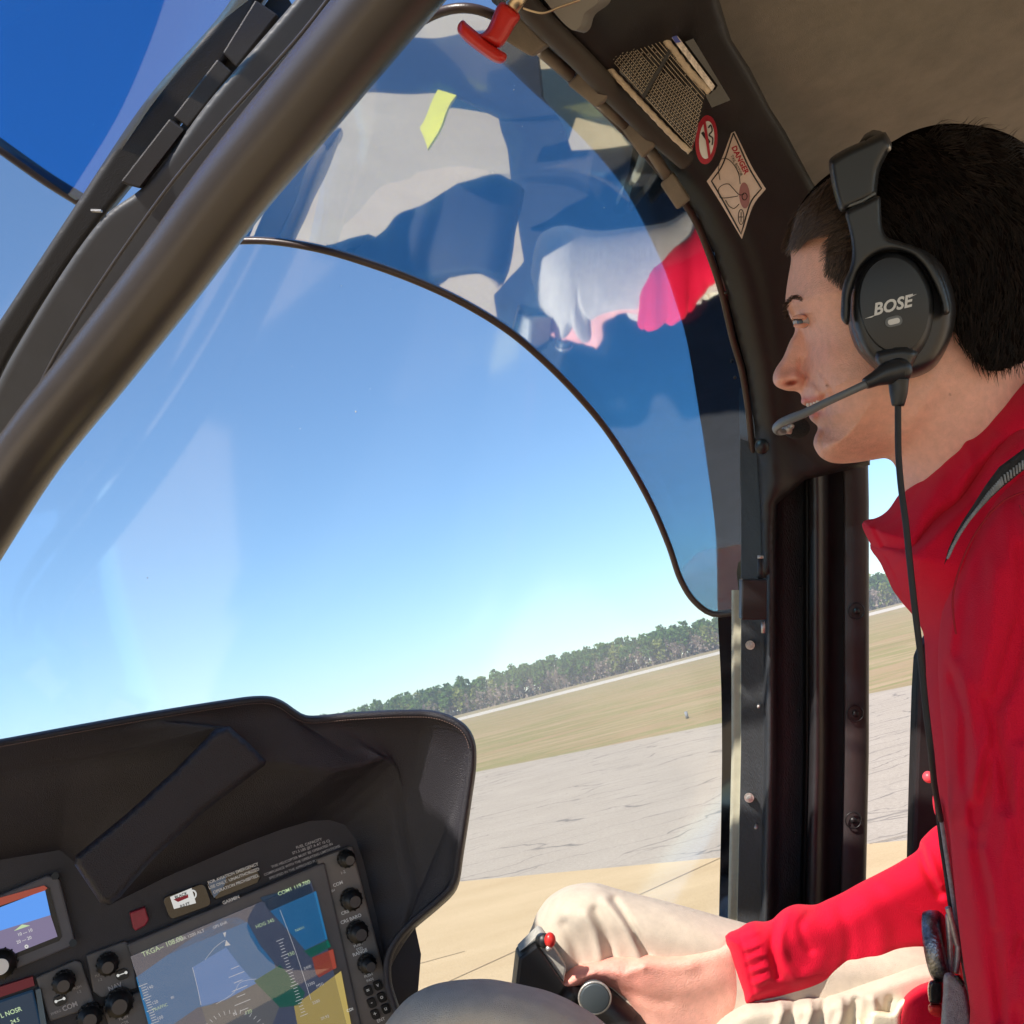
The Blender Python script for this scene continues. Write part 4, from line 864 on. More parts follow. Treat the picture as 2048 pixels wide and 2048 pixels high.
def headH(x, y, s):
    q = np.stack([x, y], 1); si = seg_dist(q, inner); si[~inside(q, inner)] = 0
    si = np.where(s <= 0, 0, si)
    # half width available at each height
    Rr = 150.0; T = np.interp(y, [300, 450, 600, 700, 780, 860, 925, 1000, 1180], [.074, .080, .077, .074, .070, .064, .058, .058, .066])
    hb = T*np.clip(1-(1-np.clip(si/Rr, 0, 1))**2.2, 0, 1)**.62
    # jaw to neck
    jaw = pl_d(x, y, [(1640, 900), (1700, 905), (1770, 890), (1830, 830), (1870, 760)])
    hb += .0035*np.exp(-(jaw/22)**2)
    # edge lobes: nose, lips
    e = np.sqrt(np.clip(1-(1-np.clip(s/13, 0, 1))**2, 0, 1))
    wn = np.interp(y, [600, 640, 670, 700, 735, 760, 783, 790, 805, 812, 826, 845, 870, 900, 925], [.016, .008, .0068, .0085, .0105, .0125, .0085, .012, .018, .014, .016, .014, .018, .02, .02])
    hn = wn*e*np.interp(s, [0, 14, 60], [1, 1, 1.3])
    al = .0075*gs(x, y, 1594, 757, 15, 15) + .0035*gs(x, y, 1564, 757, 14, 14)      # nostril wing, tip
    hn = hn + al*e
    k = .0016
    mx_ = np.maximum(hb, hn); H = mx_ + k*np.log(np.exp((hb-mx_)/k)+np.exp((hn-mx_)/k)) - k*math.log(2)*np.exp(-np.abs(hb-hn)/k)*0
    H = H - k*np.log(2)*np.exp(-s/6)
    H -= .0075*gs(x, y, 1584, 766, 12, 4.8, 12)                                  # nostril
    H -= .0038*gs(x, y, 1603, 731, 7, 17, -8)                                     # alar groove side
    H -= .0030*np.exp(-(pl_d(x, y, [(1600, 742), (1610, 755), (1611, 768)])/4)**2)
    H -= .0075*gs(x, y, 1604, 641, 20, 15)                                        # eye socket
    H += .0042*gs(x, y, 1592, 606, 26, 12, 12)                                    # brow ridge
    H += .0030*gs(x, y, 1606, 627, 15, 5, 10) + .0022*gs(x, y, 1606, 655, 14, 5, -8) # lids
    H += .0060*gs(x, y, 1648, 712, 36, 30)                                        # cheek raised by the smile
    H -= .0038*np.exp(-(pl_d(x, y, [(1614, 752), (1632, 768), (1644, 785), (1650, 804), (1652, 818)])/6.5)**2)
    H -= .0018*np.exp(-(pl_d(x, y, [(1642, 745), (1656, 762), (1665, 784), (1668, 802)])/5)**2)
    H += .0020*gs(x, y, 1622, 775, 12, 15)
    H += .0016*gs(x, y, 1616, 800, 14, 5)+.0020*gs(x, y, 1630, 832, 14, 7)
    H -= .0050*np.exp(-(pl_d(x, y, [(1606, 813), (1622, 811), (1640, 802), (1650, 791)])/2.8)**2)   # mouth
    H -= .0026*gs(x, y, 1638, 856, 18, 6)+.0; H += .0030*gs(x, y, 1650, 893, 18, 16)
    H -= .0015*np.exp(-(pl_d(x, y, [(1650, 818), (1655, 840), (1650, 862)])/7)**2)
    H -= .0020*gs(x, y, 1668, 480, 30, 60)
    return np.where(s <= 0, 0, np.maximum(H, .0006*np.clip(s/2, 0, 1)))
def head_tint(x, y, s):
    c = np.ones((len(x), 3))
    def ap(w, col): 
        nonlocal c; c = c*(1-w[:, None])+c*np.array(col)*w[:, None]
    lips = np.clip(gs(x, y, 1620, 800, 24, 7.0, 12)*1.3, 0, 1)+np.clip(gs(x, y, 1630, 829, 15, 8, 5)*1.1, 0, 1); lips = np.clip(lips, 0, 1)
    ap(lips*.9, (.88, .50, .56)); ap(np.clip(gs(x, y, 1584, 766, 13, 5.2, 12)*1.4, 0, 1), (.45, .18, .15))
    ap(gs(x, y, 1585, 752, 34, 24)*.5, (1.0, .72, .70)); ap(gs(x, y, 1652, 715, 40, 35)*.35, (1.05, .82, .80))
    stub = np.clip(gs(x, y, 1660, 880, 45, 42)+gs(x, y, 1720, 885, 80, 35)+.6*gs(x, y, 1640, 770, 14, 18)*0, 0, 1)
    nz = rng.random(len(x))
    ap(stub*(.28+.30*nz), (.66, .62, .60)); 
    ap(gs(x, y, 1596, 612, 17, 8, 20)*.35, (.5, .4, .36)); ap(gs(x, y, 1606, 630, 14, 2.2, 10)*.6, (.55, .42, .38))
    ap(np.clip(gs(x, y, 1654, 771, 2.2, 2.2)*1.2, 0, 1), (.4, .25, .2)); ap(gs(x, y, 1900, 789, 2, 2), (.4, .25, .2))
    ap(gs(x, y, 1668, 520, 14, 40)*.35, (.55, .48, .44))
    return np.column_stack([np.clip(c, 0, 1.2), np.ones(len(x))])
Vh, Fh, (hx, hy, hs, hvb) = infl(head_out, HM, .08, 120, 3.2, H=headH)
ch = head_tint(hx, hy, hs); ch = np.vstack([ch, ch[hvb]])
# body under the clothes and hand on the stick: one skin grown over capsules, then welded to the neck
def remesh(parts, vox, smooth=6):
    V, Fc = cat(parts); me = bpy.data.meshes.new('r'); me.from_pydata(V.tolist(), [], [list(f) for f in Fc]); me.update()
    o = bpy.data.objects.new('r', me); COL.objects.link(o)
    r = o.modifiers.new('r', 'REMESH'); r.mode = 'VOXEL'; r.voxel_size = vox
    s_ = o.modifiers.new('s', 'SMOOTH'); s_.iterations = smooth; s_.factor = .5
    dg_ = bpy.context.evaluated_depsgraph_get(); m2 = bpy.data.meshes.new_from_object(o.evaluated_get(dg_))
    V = np.array([tuple(v.co) for v in m2.vertices]); Fc = [tuple(p.vertices) for p in m2.polygons]
    bpy.data.objects.remove(o); bpy.data.meshes.remove(me); bpy.data.meshes.remove(m2); return V, Fc
def limb(pts, r, n=16):
    q = [P(*p) for p in pts]; out = [tube(q, r, n)]
    out += [ball(a, b, 14, 8) for a, b in zip(q, r)]
    return cat(out)
HD = .90
hand_out = [(1475, 1862), (1449, 1874), (1420, 1884), (1400, 1890), (1366, 1902), (1335, 1906), (1298, 1906), (1262, 1909), (1221, 1913), (1196, 1919), (1172, 1926), (1148, 1932), (1133, 1945), (1115, 1958), (1098, 1966), (1095, 1973), (1098, 1982), (1110, 1988), (1123, 1992), (1141, 1990), (1160, 1982), (1176, 1975), (1200, 1971), (1220, 1976), (1236, 1990), (1252, 2002), (1264, 2022), (1275, 2040), (1290, 2075), (1320, 2120), (1420, 2120), (1470, 2060), (1500, 2020), (1500, 1930)]
hf = folds([([(1232, 1960), (1262, 1940), (1290, 1932)], .003, 8), ([(1148, 1940), (1160, 1952), (1166, 1968)], -.0010, 4), ([(1196, 1935), (1200, 1950), (1198, 1966)], -.0010, 4), ([(1222, 1972), (1240, 1956), (1262, 1925)], -.0022, 6), ([(1225, 1978), (1262, 1985), (1300, 2000), (1340, 2005)], -.0018, 8), ([(1290, 1930), (1330, 1925), (1380, 1930)], .0035, 16), ([(1112, 1956), (1128, 1962), (1130, 1972)], .0012, 5), ([(1300, 1960), (1360, 1975), (1430, 1960)], .003, 26)])
def HDf(x, y): return HD + (np.asarray(x)-1300)*.00004
Vt, Ft, _ = infl(hand_out, HDf, .026, 42, 4, disp=hf)
fingers = []
for k, (yy, L_, rr) in enumerate(((1962, 1.0, .0088), (2000, 1.08, .0090), (2040, 1.02, .0086), (2080, .85, .0078))):
    # knuckle at the far side of the palm, wraps round behind the grip and shows its tip on the near side
    fingers.append(limb([(1330, yy-6, .925), (1262-4*k, yy-16, .955), (1190, yy-2, .962*1.0), (1146+3*k, yy+26, .915), (1168+4*k, yy+44, .885)], [rr*1.15, rr*1.1, rr, rr*.92, rr*.82]))
arm = limb([(1400, 1960, .905), (1480, 1945, .91), (1700, 1880, .925), (1870, 1820, .94), (2120, 1500, .94), (2120, 1280, .90)], [.027, .026, .032, .034, .04, .045])
torso = [ball(P(2110, 1380, .84), (.085, .13, .11), 20, 14), ball(P(2140, 1750, .84), (.075, .14, .11), 20, 14), ball(P(2160, 2100, .84), (.08, .08, .11), 20, 12)]
neck = limb([(1940, 980, HM), (1990, 1100, .82), (2090, 1230, .84)], [.05, .055, .06])
Vb, Fb = remesh([(Vt, Ft)]+fingers+[arm, neck]+torso, .0026, 5)
cb = np.ones((len(Vb), 4)); 
rel = Vb-eye; zz = rel@Fv; px = 1024+FPX*(rel@Rv)/zz; py = 1024-FPX*(rel@Uv)/zz
nail = gs(px, py, 1113, 1966, 12, 6, 25); cb[:, :3] *= (1-nail[:, None]*np.array([.0, .05, .05]))
red = np.clip(gs(px, py, 1210, 1960, 90, 50)+.4, 0, 1); cb[:, :3] *= (1-red[:, None]*np.array([0, .22, .18]))
Vs = np.vstack([Vh, Vb]); Fs = list(Fh)+[tuple(i+len(Vh) for i in q) for q in Fb]
mk('body', Vs, Fs, M['skin'], pilot, col=np.vstack([ch, cb]))
# eye
V, Fc = ball(P(1608, 643, HM-.0245), (.0085, .0050, .0086), 20, 14); mk('eye', V, Fc, M['eye'], pilot)
V, Fc = ball(P(1600, 642.5, HM-.0303), (.0024, .0032, .0028), 14, 10); mk('iris', V, Fc, M['iris'], pilot)
lid = []
for pts_, r0 in (([(1586, 636), (1594, 634.5), (1604, 635), (1613, 639), (1620, 645)], .0022), ([(1588, 651), (1598, 652), (1609, 650.5), (1618, 646)], .0019)):
    lid.append(tube([P(a, b, HM-.0325+(abs(a-1603)*.00022)) for a, b in catmull(pts_, 3, False)], [.0010, r0, r0, .0008], 10))
V, Fc = cat(lid); mk('eyelid', V, Fc, M['skin'], pilot, col=np.tile([.93, .84, .82, 1], (len(V), 1)))
tt = []
for a, b in ((1616, 809.5), (1623, 807.5), (1629.5, 805), (1635.5, 802)):
    hh = float(headH(np.array([float(a)]), np.array([float(b)]), np.array([a-1604.0]))[0]); tt.append(ball(P(a, b, HM-hh-.0002), (.0014, .0019, .0012), 12, 8))
V, Fc = cat(tt); mk('teeth', V, Fc, M['teeth'], pilot)
# hair
hair_out = [(1575, 500), (1581, 473), (1594, 424), (1609, 397), (1634, 368), (1662, 345), (1720, 312), (1783, 284), (1820, 264), (1883, 248), (1960, 252), (2030, 275), (2100, 340), (2140, 480), (2125, 620), (2090, 700), (2030, 735), (1985, 748), (1955, 732), (1932, 706), (1900, 665), (1860, 640), (1800, 610), (1720, 590), (1684, 567), (1662, 550), (1652, 530), (1651, 510), (1658, 488), (1664, 474), (1647, 462), (1622, 465), (1598, 476), (1586, 497)]
hp = catmull(hair_out, 6)
skull = np.array(catmull([(1575, 500), (1581, 473), (1594, 424), (1609, 397), (1634, 368), (1662, 345), (1720, 312), (1783, 284), (1883, 248), (2030, 275), (2100, 340), (2140, 480), (2125, 620), (2120, 800), (2080, 1180), (1790, 1100), (1798, 950), (1660, 925), (1628, 880), (1600, 760), (1590, 640), (1577, 550)], 8))
def hairH(x, y, s):
    q = np.stack([x, y], 1); si = seg_dist(q, skull); si[s <= 0] = 0
    T = np.interp(y, [300, 450, 600, 740], [.082, .089, .086, .078])
    return T*np.clip(1-(1-np.clip(si/150, 0, 1))**2.2, 0, 1)**.60*1.0 + .0005
def hairz(x, y):
    x = np.atleast_1d(x).astype(float); y = np.atleast_1d(y).astype(float); q = np.stack([x, y], 1)
    si = seg_dist(q, skull)*np.where(inside(q, skull), 1, 0); T = np.interp(y, [300, 450, 600, 740], [.082, .089, .086, .078])
    return HM-T*np.clip(1-(1-np.clip(si/150, 0, 1))**2.2, 0, 1)**.60
def hairclump(x, y): return .0018*np.sin(x*.11+y*.05+2*np.sin(y*.03))+.0012*np.sin(x*.23-y*.13)
hin = off(hp, 0)
V, Fc, _ = infl(hair_out, HM, .08, 60, 6, H=hairH, disp=hairclump); hair = mk('hair', V, Fc, M['hair'], pilot)
def strands(n, region, dirf, L_, w, lift, m_, name, seed=1, tol=9, z0_=.0012):
    r = np.random.default_rng(seed); poly = catmull(region, 8); mn, mx = poly.min(0), poly.max(0); pts = []
    while len(pts) < n:
        q = r.uniform(mn, mx, (n, 2)); pts += list(q[inside(q, poly)])
    pts = np.array(pts[:n]); K = 7; path_ = [pts.copy()]; cur = pts.copy(); ph = r.uniform(0, 6.28, n); ln_ = r.uniform(.6, 1.3, n)*L_/K
    jit = r.normal(0, .16, n)+.22*np.sin(pts[:, 0]*.045+1.3*np.sin(pts[:, 1]*.05))
    for k in range(K-1):
        dx, dy = dirf(cur[:, 0], cur[:, 1]); a = np.arctan2(dy, dx)+jit+.12*np.sin(ph+k*.8)
        cur = cur+np.stack([np.cos(a), np.sin(a)], 1)*ln_[:, None]; path_.append(cur.copy())
    ok = np.ones(n, bool)
    for q_ in path_[3:]:
        o_ = ~inside(q_, hp); d_ = np.where(o_, seg_dist(q_, hp), 0); ok &= d_ < tol
    path_ = [p_[ok] for p_ in path_]; n = int(ok.sum()); ph = ph[ok]
    V = []; Fc = []; base = 0
    rad = r.uniform(.7, 1.3, n)*w; lf = r.uniform(.2, 1.0, n)*lift
    Z = [hairz(p[:, 0], p[:, 1])-z0_-lf*(k/(K-1))*np.sin(ph*.5+.6)**2 for k, p in enumerate(path_)]
    A_ = [PN(p[:, 0], p[:, 1], z) for p, z in zip(path_, Z)]
    pr = [(0, 1), (.87, -.5), (-.87, -.5)]
    allV = np.zeros((n, K, 3, 3))
    for k in range(K):
        t = A_[min(k+1, K-1)]-A_[max(k-1, 0)]; t /= np.linalg.norm(t, axis=1)[:, None]; u = np.cross(t, Fv); u /= np.linalg.norm(u, axis=1)[:, None]+1e-9; v = np.cross(t, u)
        rr = rad*(1-.85*(k/(K-1))**1.5)
        for j, (a, b) in enumerate(pr): allV[:, k, j] = A_[k]+(u*a+v*b)*rr[:, None]
    Vv = allV.reshape(-1, 3); 
    for i in range(n):
        o_ = i*K*3
        for k in range(K-1):
            for j in range(3): Fc.append((o_+k*3+j, o_+k*3+(j+1) % 3, o_+(k+1)*3+(j+1) % 3, o_+(k+1)*3+j))
    return mk(name, Vv, Fc, m_, hair, kind='stuff')
strands(4200, [(1580, 490), (1588, 440), (1612, 398), (1664, 352), (1712, 330), (1712, 500), (1700, 480), (1660, 462), (1620, 463), (1596, 476)], lambda x, y: (-.80+np.clip(1640-x, 0, 60)*.008, .45+(470-y)*.0040), 90, .00030, .005, M['strand'], 'hair_strands', 2, 15, .0034)
strands(1500, [(1664, 470), (1712, 470), (1712, 585), (1684, 566), (1660, 545), (1654, 515)], lambda x, y: (np.full_like(x, -.25), np.full_like(x, .95)), 30, .00035, .003, M['strand'], 'hair_strands', 3, 15, .003)
strands(3800, [(1700, 330), (1783, 290), (1883, 252), (1960, 256), (2060, 300), (2120, 450), (2100, 640), (2060, 715), (1985, 735), (1935, 695), (1905, 640), (1850, 520), (1720, 470)], lambda x, y: (.75-(y-250)*.0022, .1+(y-250)*.0022), 62, .00045, .007, M['strandback'], 'hair_strands', 4)
strands(160, [(1800, 275), (1883, 250), (1990, 258), (2060, 300), (2060, 330), (1850, 290)], lambda x, y: (np.full_like(x, .8), -.35+.5*np.sin(x*.08)), 60, .00030, .012, M['strandback'], 'hair_strands', 5, 22)
strands(240, [(1908, 672), (1932, 700), (1980, 738), (2040, 735), (2060, 700), (1960, 660)], lambda x, y: (np.full_like(x, .35), np.full_like(x, .9)), 55, .00032, .002, M['strandback'], 'hair_strands', 6, 26)
# eyebrow and lashes
ebv = []
r_ = np.random.default_rng(9)
brow = catmull([(1577, 632), (1573, 618), (1575, 607), (1582, 598), (1592, 594), (1604, 598)], 1.0, False)
for i in range(300):
    u = r_.random()**1.3; bx, by = brow[int(u*(len(brow)-1))]; bx += r_.normal(0, 1.8); by += r_.normal(0, 2.2)
    hh = HM-float(headH(np.array([bx]), np.array([by]), np.array([max(bx-1572.5, .5)]))[0])-.0005
    a = math.radians(np.interp(u, [0, .4, .7, 1], [205, 215, 190, 170])+r_.normal(0, 12)); L_ = r_.uniform(5, 9)
    p = [P(bx, by, hh), P(bx+math.cos(a)*L_*.5, by-math.sin(a)*L_*.5, hh-.0009), P(bx+math.cos(a)*L_, by-math.sin(a)*L_+.8, hh-.0006)]
    ebv.append(tube(p, [.00020, .00017, .00005], 3, False))
for i in range(16):
    a0 = 1588+i*1.2; ebv.append(tube([P(a0, 638, HM-.034), P(a0-6, 641+r_.normal(0, 1), HM-.036), P(a0-10, 640+r_.normal(0, 2), HM-.037)], [.0002, .00014, .00005], 3, False))
V, Fc = cat(ebv); mk('eyebrow', V, Fc, M['strand'], pilot, kind='stuff')
# ------------------------------------------------------------------ jacket
jt_out = [(2048, 800), (1990, 832), (1945, 880), (1900, 960), (1840, 1010), (1790, 1060), (1740, 1090), (1760, 1125), (1783, 1170), (1800, 1200), (1827, 1232), (1845, 1262), (1851, 1317), (1853, 1379), (1859, 1473), (1868, 1550), (1878, 1612), (1890, 1690), (1898, 1760), (1905, 1830), (1925, 1960), (1935, 2140), (2400, 2140), (2420, 1200), (2300, 860), (2150, 780)]
ft = folds([([(1800, 1180), (1880, 1060), (1960, 960), (2040, 880)], .006, 22), ([(1790, 1130), (1850, 1090), (1940, 1010)], .005, 10), ([(1870, 1300), (1866, 1400), (1872, 1520)], .005, 10)])
jparts = [infl(jt_out, lambda x, y: .83+(np.asarray(y)-1400)*.00002, .13, 150, 9, disp=ft)[:2]]
# near sleeve, shoulder to elbow
sl_out = [(2400, 880), (2180, 900), (2060, 935), (2000, 985), (1965, 1030), (1932, 1085), (1905, 1150), (1888, 1205), (1878, 1268), (1876, 1336), (1880, 1410), (1886, 1473), (1893, 1560), (1898, 1640), (1906, 1740), (1915, 1830), (1926, 1919), (1940, 2010), (1950, 2140), (2400, 2140)]
fs = folds([([(2010, 1000), (1950, 1100), (1905, 1230), (1900, 1340)], .007, 14), ([(1895, 1330), (1925, 1420), (1932, 1560), (1950, 1640)], -.008, 9), ([(1915, 1330), (1945, 1430), (1955, 1560)], .006, 14), ([(1925, 1640), (1950, 1560), (1990, 1430)], .006, 12),
            ([(2040, 1260), (2000, 1400), (1975, 1520), (1960, 1640)], -.009, 14), ([(2046, 1100), (2035, 1240), (2010, 1380)], -.006, 18), ([(1975, 1400), (2000, 1520), (2030, 1660), (2060, 1800)], -.007, 11), ([(1950, 1620), (1958, 1720), (1985, 1860), (2000, 2040)], -.008, 12),
            ([(1935, 1700), (1950, 1830), (1970, 1960), (1990, 2060)], .006, 14), ([(2010, 1640), (2000, 1740), (2010, 1860), (2030, 2000)], .008, 20), ([(2040, 1500), (2030, 1620), (2050, 1760)], .007, 18), ([(1990, 1140), (1960, 1260), (1950, 1360)], .005, 26), ([(1965, 1700), (1985, 1760), (1990, 1850)], .006, 10), ([(2040, 1880), (2025, 1960), (2040, 2060)], -.007, 12)])
jparts.append(infl(sl_out, lambda x, y: .72+(np.asarray(x)-1950)*-.00012, .060, 150, 6, disp=lambda x, y: .62*fs(x, y)+.0011*np.sin(x*.07+2.4*np.sin(y*.009)+y*.012)+.0006*np.sin(x*.15-1.7*np.sin(y*.017)))[:2])
# far forearm sleeve with gathered cuff
fa_out = [(1449, 1872), (1477, 1857), (1495, 1846), (1511, 1842), (1530, 1843), (1544, 1839), (1556, 1828), (1568, 1818), (1590, 1809), (1631, 1809), (1655, 1799), (1685, 1785), (1719, 1766), (1756, 1747), (1802, 1722), (1836, 1698), (1841, 1682), (1849, 1672), (1873, 1651), (1910, 1640), (1990, 1700), (1990, 1960), (1900, 1940), (1849, 1940), (1786, 1961), (1719, 1981), (1651, 2000), (1600, 2008), (1541, 2013), (1487, 2014), (1478, 1985), (1467, 1949), (1456, 1910)]
fg = [([(1477, 1866), (1490, 1910), (1502, 1960), (1512, 2008)], -.0028, 3)]
for i in range(13):
    y0 = 1864+i*11.5; x0 = 1479+i*3.1; fg.append(([(x0, y0), (x0+16, y0-4-2*(i % 3)), (x0+26+9*(i % 2), y0-12)], .0016*(1 if i % 2 else -.9), 3.4))
fg += [([(1575, 1822), (1560, 1870), (1572, 1930), (1590, 1960)], .006, 12), ([(1555, 1840), (1545, 1890), (1555, 1950)], -.006, 9), ([(1600, 1830), (1650, 1900), (1600, 1960), (1585, 1945)], .002, 16), ([(1640, 1810), (1600, 1850), (1620, 1900)], -.004, 9), ([(1840, 1700), (1852, 1740), (1880, 1790)], -.007, 8), ([(1850, 1690), (1866, 1730), (1885, 1770)], .005, 8), ([(1760, 1760), (1800, 1800), (1840, 1830)], .004, 16), ([(1720, 1790), (1760, 1850), (1760, 1920)], .004, 22), ([(1680, 1820), (1700, 1880), (1690, 1950)], -.003, 14), ([(1610, 1960), (1700, 1960), (1780, 1930)], .003, 18)]
jparts.append(infl(fa_out, lambda x, y: .915+(np.asarray(x)-1600)*.00010, .046, 70, 4.5, disp=lambda x, y, f_=folds(fg): .8*f_(x, y))[:2])
# belly hem and chest button
jparts.append(infl([(1805, 2000), (1830, 1975), (1862, 1962), (1920, 1950), (1930, 2120), (1790, 2120), (1798, 2040)], .86, .03, 40, 6)[:2])
jparts.append(infl([(1875, 1575), (1866, 1590), (1866, 1612), (1872, 1632), (1882, 1640), (1900, 1640), (1900, 1570)], .90, .012, 16, 5)[:2])
V, Fc = cat(jparts); jacket = mk('jacket', V, Fc, M['jacket'], pilot, label='red quarter zip jacket')
V, Fc = ball(P(1857, 1554, .89), .0052); mk('zip_pull', V, Fc, mat('pull_pink', (.75, .07, .09), .4), jacket)
sm = []
for p, d in (([(1912, 1268), (1905, 1200), (1925, 1120), (1962, 1050), (2010, 1000), (2080, 975)], .662), ([(2040, 1010), (2060, 1050), (2100, 1070)], .655)):
    sm.append(tube([P(a, b, d) for a, b in catmull(p, 6, False)], .0007, 5))
V, Fc = cat(sm); mk('seam', V, Fc, mat('seam_red', (.35, .002, .012), .8), jacket, kind='stuff')
# standing collar
col_out = [(2120, 715), (2048, 753), (2018, 770), (1991, 790), (1965, 810), (1945, 830), (1908, 863), (1876, 896), (1852, 928), (1828, 954), (1808, 978), (1795, 993), (1785, 1008), (1776, 1020), (1762, 1031), (1748, 1037), (1736, 1039), (1727, 1043), (1724, 1049), (1727, 1060), (1741, 1088), (1759, 1122), (1772, 1150), (1800, 1196), (1860, 1190), (1920, 1090), (1990, 990), (2060, 940), (2140, 900)]
fc_ = folds([([(1912, 868), (1870, 930), (1830, 985), (1800, 1030), (1775, 1050), (1745, 1052)], -.0022, 5), ([(1930, 880), (1945, 930), (1925, 975), (1915, 1010)], .004, 12), ([(1750, 1060), (1775, 1105), (1800, 1150)], -.0035, 4), ([(1736, 1058), (1765, 1110), (1790, 1160)], .003, 5), ([(1930, 1000), (1900, 1030), (1870, 1060), (1830, 1100)], -.0030, 5), ([(1990, 880), (1950, 960), (1900, 1010)], .005, 16), ([(1880, 960), (1840, 1040), (1810, 1110)], .004, 18)])
V, Fc, _ = infl(col_out, lambda x, y: HM+.004+(np.asarray(y)-1000)*.00004, .082, 110, 4.5, disp=fc_); mk('collar', V, Fc, M['jacket'], jacket)
# thumb nail
V, Fc = ball(P(1119, 1961, .8785), (.0046, .0026, .0016), 14, 8, (R_*.9+U_*.42, U_*.9-R_*.42, F_)); mk('thumb_nail', V, Fc, mat('nail', (.80, .52, .44), .25, sss=.1), pilot)
# ------------------------------------------------------------------ trousers
fk = [(1066, 1848), (1072, 1830), (1081, 1815), (1092, 1800), (1107, 1787), (1133, 1773), (1159, 1767), (1192, 1766), (1236, 1778), (1275, 1788), (1314, 1798), (1360, 1810), (1400, 1821), (1460, 1838), (1600, 1870), (1900, 1900), (1950, 2140), (1040, 2140), (1030, 2000), (1045, 1900)]
ff = folds([([(1210, 1800), (1240, 1840), (1262, 1880), (1278, 1920)], .006, 10), ([(1190, 1820), (1215, 1870), (1225, 1920)], -.005, 9), ([(1170, 1830), (1190, 1870), (1200, 1920)], .005, 9), ([(1228, 1800), (1262, 1850), (1296, 1910)], -.006, 7), ([(1130, 1850), (1150, 1890), (1160, 1930)], -.006, 13), ([(1320, 1810), (1380, 1850), (1440, 1880)], .002, 16)])
tp_ = [infl(fk, lambda x, y: .955-(np.asarray(x)-1100)*.00003, .062, 85, 6, disp=ff)[:2]]
nk = [(700, 2140), (752, 2075), (776, 2040), (798, 2013), (812, 1999), (835, 1983), (867, 1969), (900, 1962), (926, 1959), (978, 1958), (1022, 1965), (1060, 1973), (1092, 1981), (1133, 1997), (1160, 2012), (1185, 2027), (1210, 2047), (1250, 2080), (1300, 2140)]
tp_.append(infl(nk, .70, .075, 90, 7, disp=folds([([(1000, 1985), (1080, 2005), (1160, 2045)], .004, 14)]))[:2])
lp = [(1484, 2006), (1540, 1995), (1651, 1985), (1750, 1950), (1850, 1920), (1900, 1930), (1930, 2140), (1480, 2140), (1420, 2060)]
lf_ = []
for i, x0 in enumerate((1560, 1590, 1618, 1650, 1680, 1712, 1745, 1780)): lf_.append(([(x0, 2000), (x0+4*(-1)**i, 2025), (x0-8, 2060)], .006*(-1)**i, 8))
tp_.append(infl(lp, .90, .04, 40, 5, disp=folds(lf_))[:2])
V, Fc = cat(tp_); mk('trousers', V, Fc, M['khaki'], pilot, label='pale khaki trousers')
V, Fc, _ = infl([(1712, 2046), (1716, 2036), (1722, 2042), (1734, 2046), (1740, 2024), (1752, 2020), (1782, 2024), (1796, 2004), (1812, 1996), (1818, 2006), (1806, 2030), (1800, 2120), (1712, 2120)], .86, .012, 12, 4); mk('shirt_hem', V, Fc, mat('cream_cloth', (.75, .68, .50), .8, bump=.4, bscale=900), pilot)
# ================================================================== HEADSET
hs_ = thing('headset', P(1790, 640, .70), 'black aviation headset with silver lettering over the pilot\'s ear', 'headset')
V, Fc, _ = infl([(1696, 600), (1696, 647), (1712, 697), (1735, 725), (1760, 745), (1790, 755), (1821, 757), (1867, 736), (1898, 686), (1911, 635), (1908, 588), (1886, 530), (1850, 500), (1800, 488), (1750, 500), (1712, 540)], .712, .022, 26, 6); mk('ear_cushion', V, Fc, M['cup2'], hs_)
cupo = [(1703, 613), (1705, 645), (1714, 676), (1728, 704), (1746, 726), (1768, 742), (1796, 748), (1822, 738), (1834, 715), (1850, 692), (1862, 664), (1869, 629), (1868, 590), (1855, 555), (1833, 523), (1800, 505), (1785, 503), (1755, 510), (1728, 532), (1710, 566)]
V, Fc, _ = infl(cupo, .692, .016, 22, 5); mk('ear_cup', V, Fc, M['cup'], hs_)
PC = Plane(1786, 620, .6765, .0, .02)
V, Fc = prism(PC, ell(1785, 612, 70, 98, 8, 48), -.002, .0015, inset=.03); mk('cup_plate', V, Fc, M['cup'], hs_, True, bevel=.0012)
tl = cat([text('BOSE', 1783, 612, 33, 14, PC, .0019, .03, .35, 1.02), prism(PC, [(1729, 637.5), (1744, 632), (1752, 630), (1743, 635)], .0016, .0019), prism(PC, [(1818, 593), (1834, 588), (1836, 587), (1818, 596)], .0016, .0019)])
mk('maker_lettering', *tl, M['silver'], hs_, False)
V, Fc = prism(PC, rrect(1787, 643, 35, 21, 10, 14), .0015, .0022); mk('lamp_surround', V, Fc, M['boom'], hs_, False, bevel=.0004)
V, Fc = prism(PC, rrect(1787.5, 643, 24, 11, 5, 14), .0022, .0026); mk('lamp', V, Fc, M['silver'], hs_, False)
yo = [(1692, 424), (1697, 455), (1702, 480), (1704, 510), (1698, 540), (1687, 566), (1682, 604), (1684, 641), (1696, 650), (1701, 620), (1702, 595), (1708, 573), (1722, 537), (1749, 511), (1783, 502), (1821, 511), (1847, 535), (1868, 573), (1880, 604), (1884, 628), (1893, 630), (1900, 624), (1895, 588), (1877, 542), (1840, 499), (1800, 483), (1774, 473), (1765, 455), (1762, 420), (1758, 392), (1725, 405)]
V, Fc, _ = infl(yo, .685, .0075, 9, 4, curved=True); mk('yoke', V, Fc, M['cup'], hs_)
hb = [(1658, 322), (1664, 314), (1690, 298), (1730, 280), (1764, 265), (1770, 264), (1778, 275), (1784, 292), (1774, 310), (1760, 340), (1755, 375), (1753, 391), (1740, 402), (1715, 414), (1690, 424), (1682, 424), (1677, 416), (1667, 385), (1661, 355)]
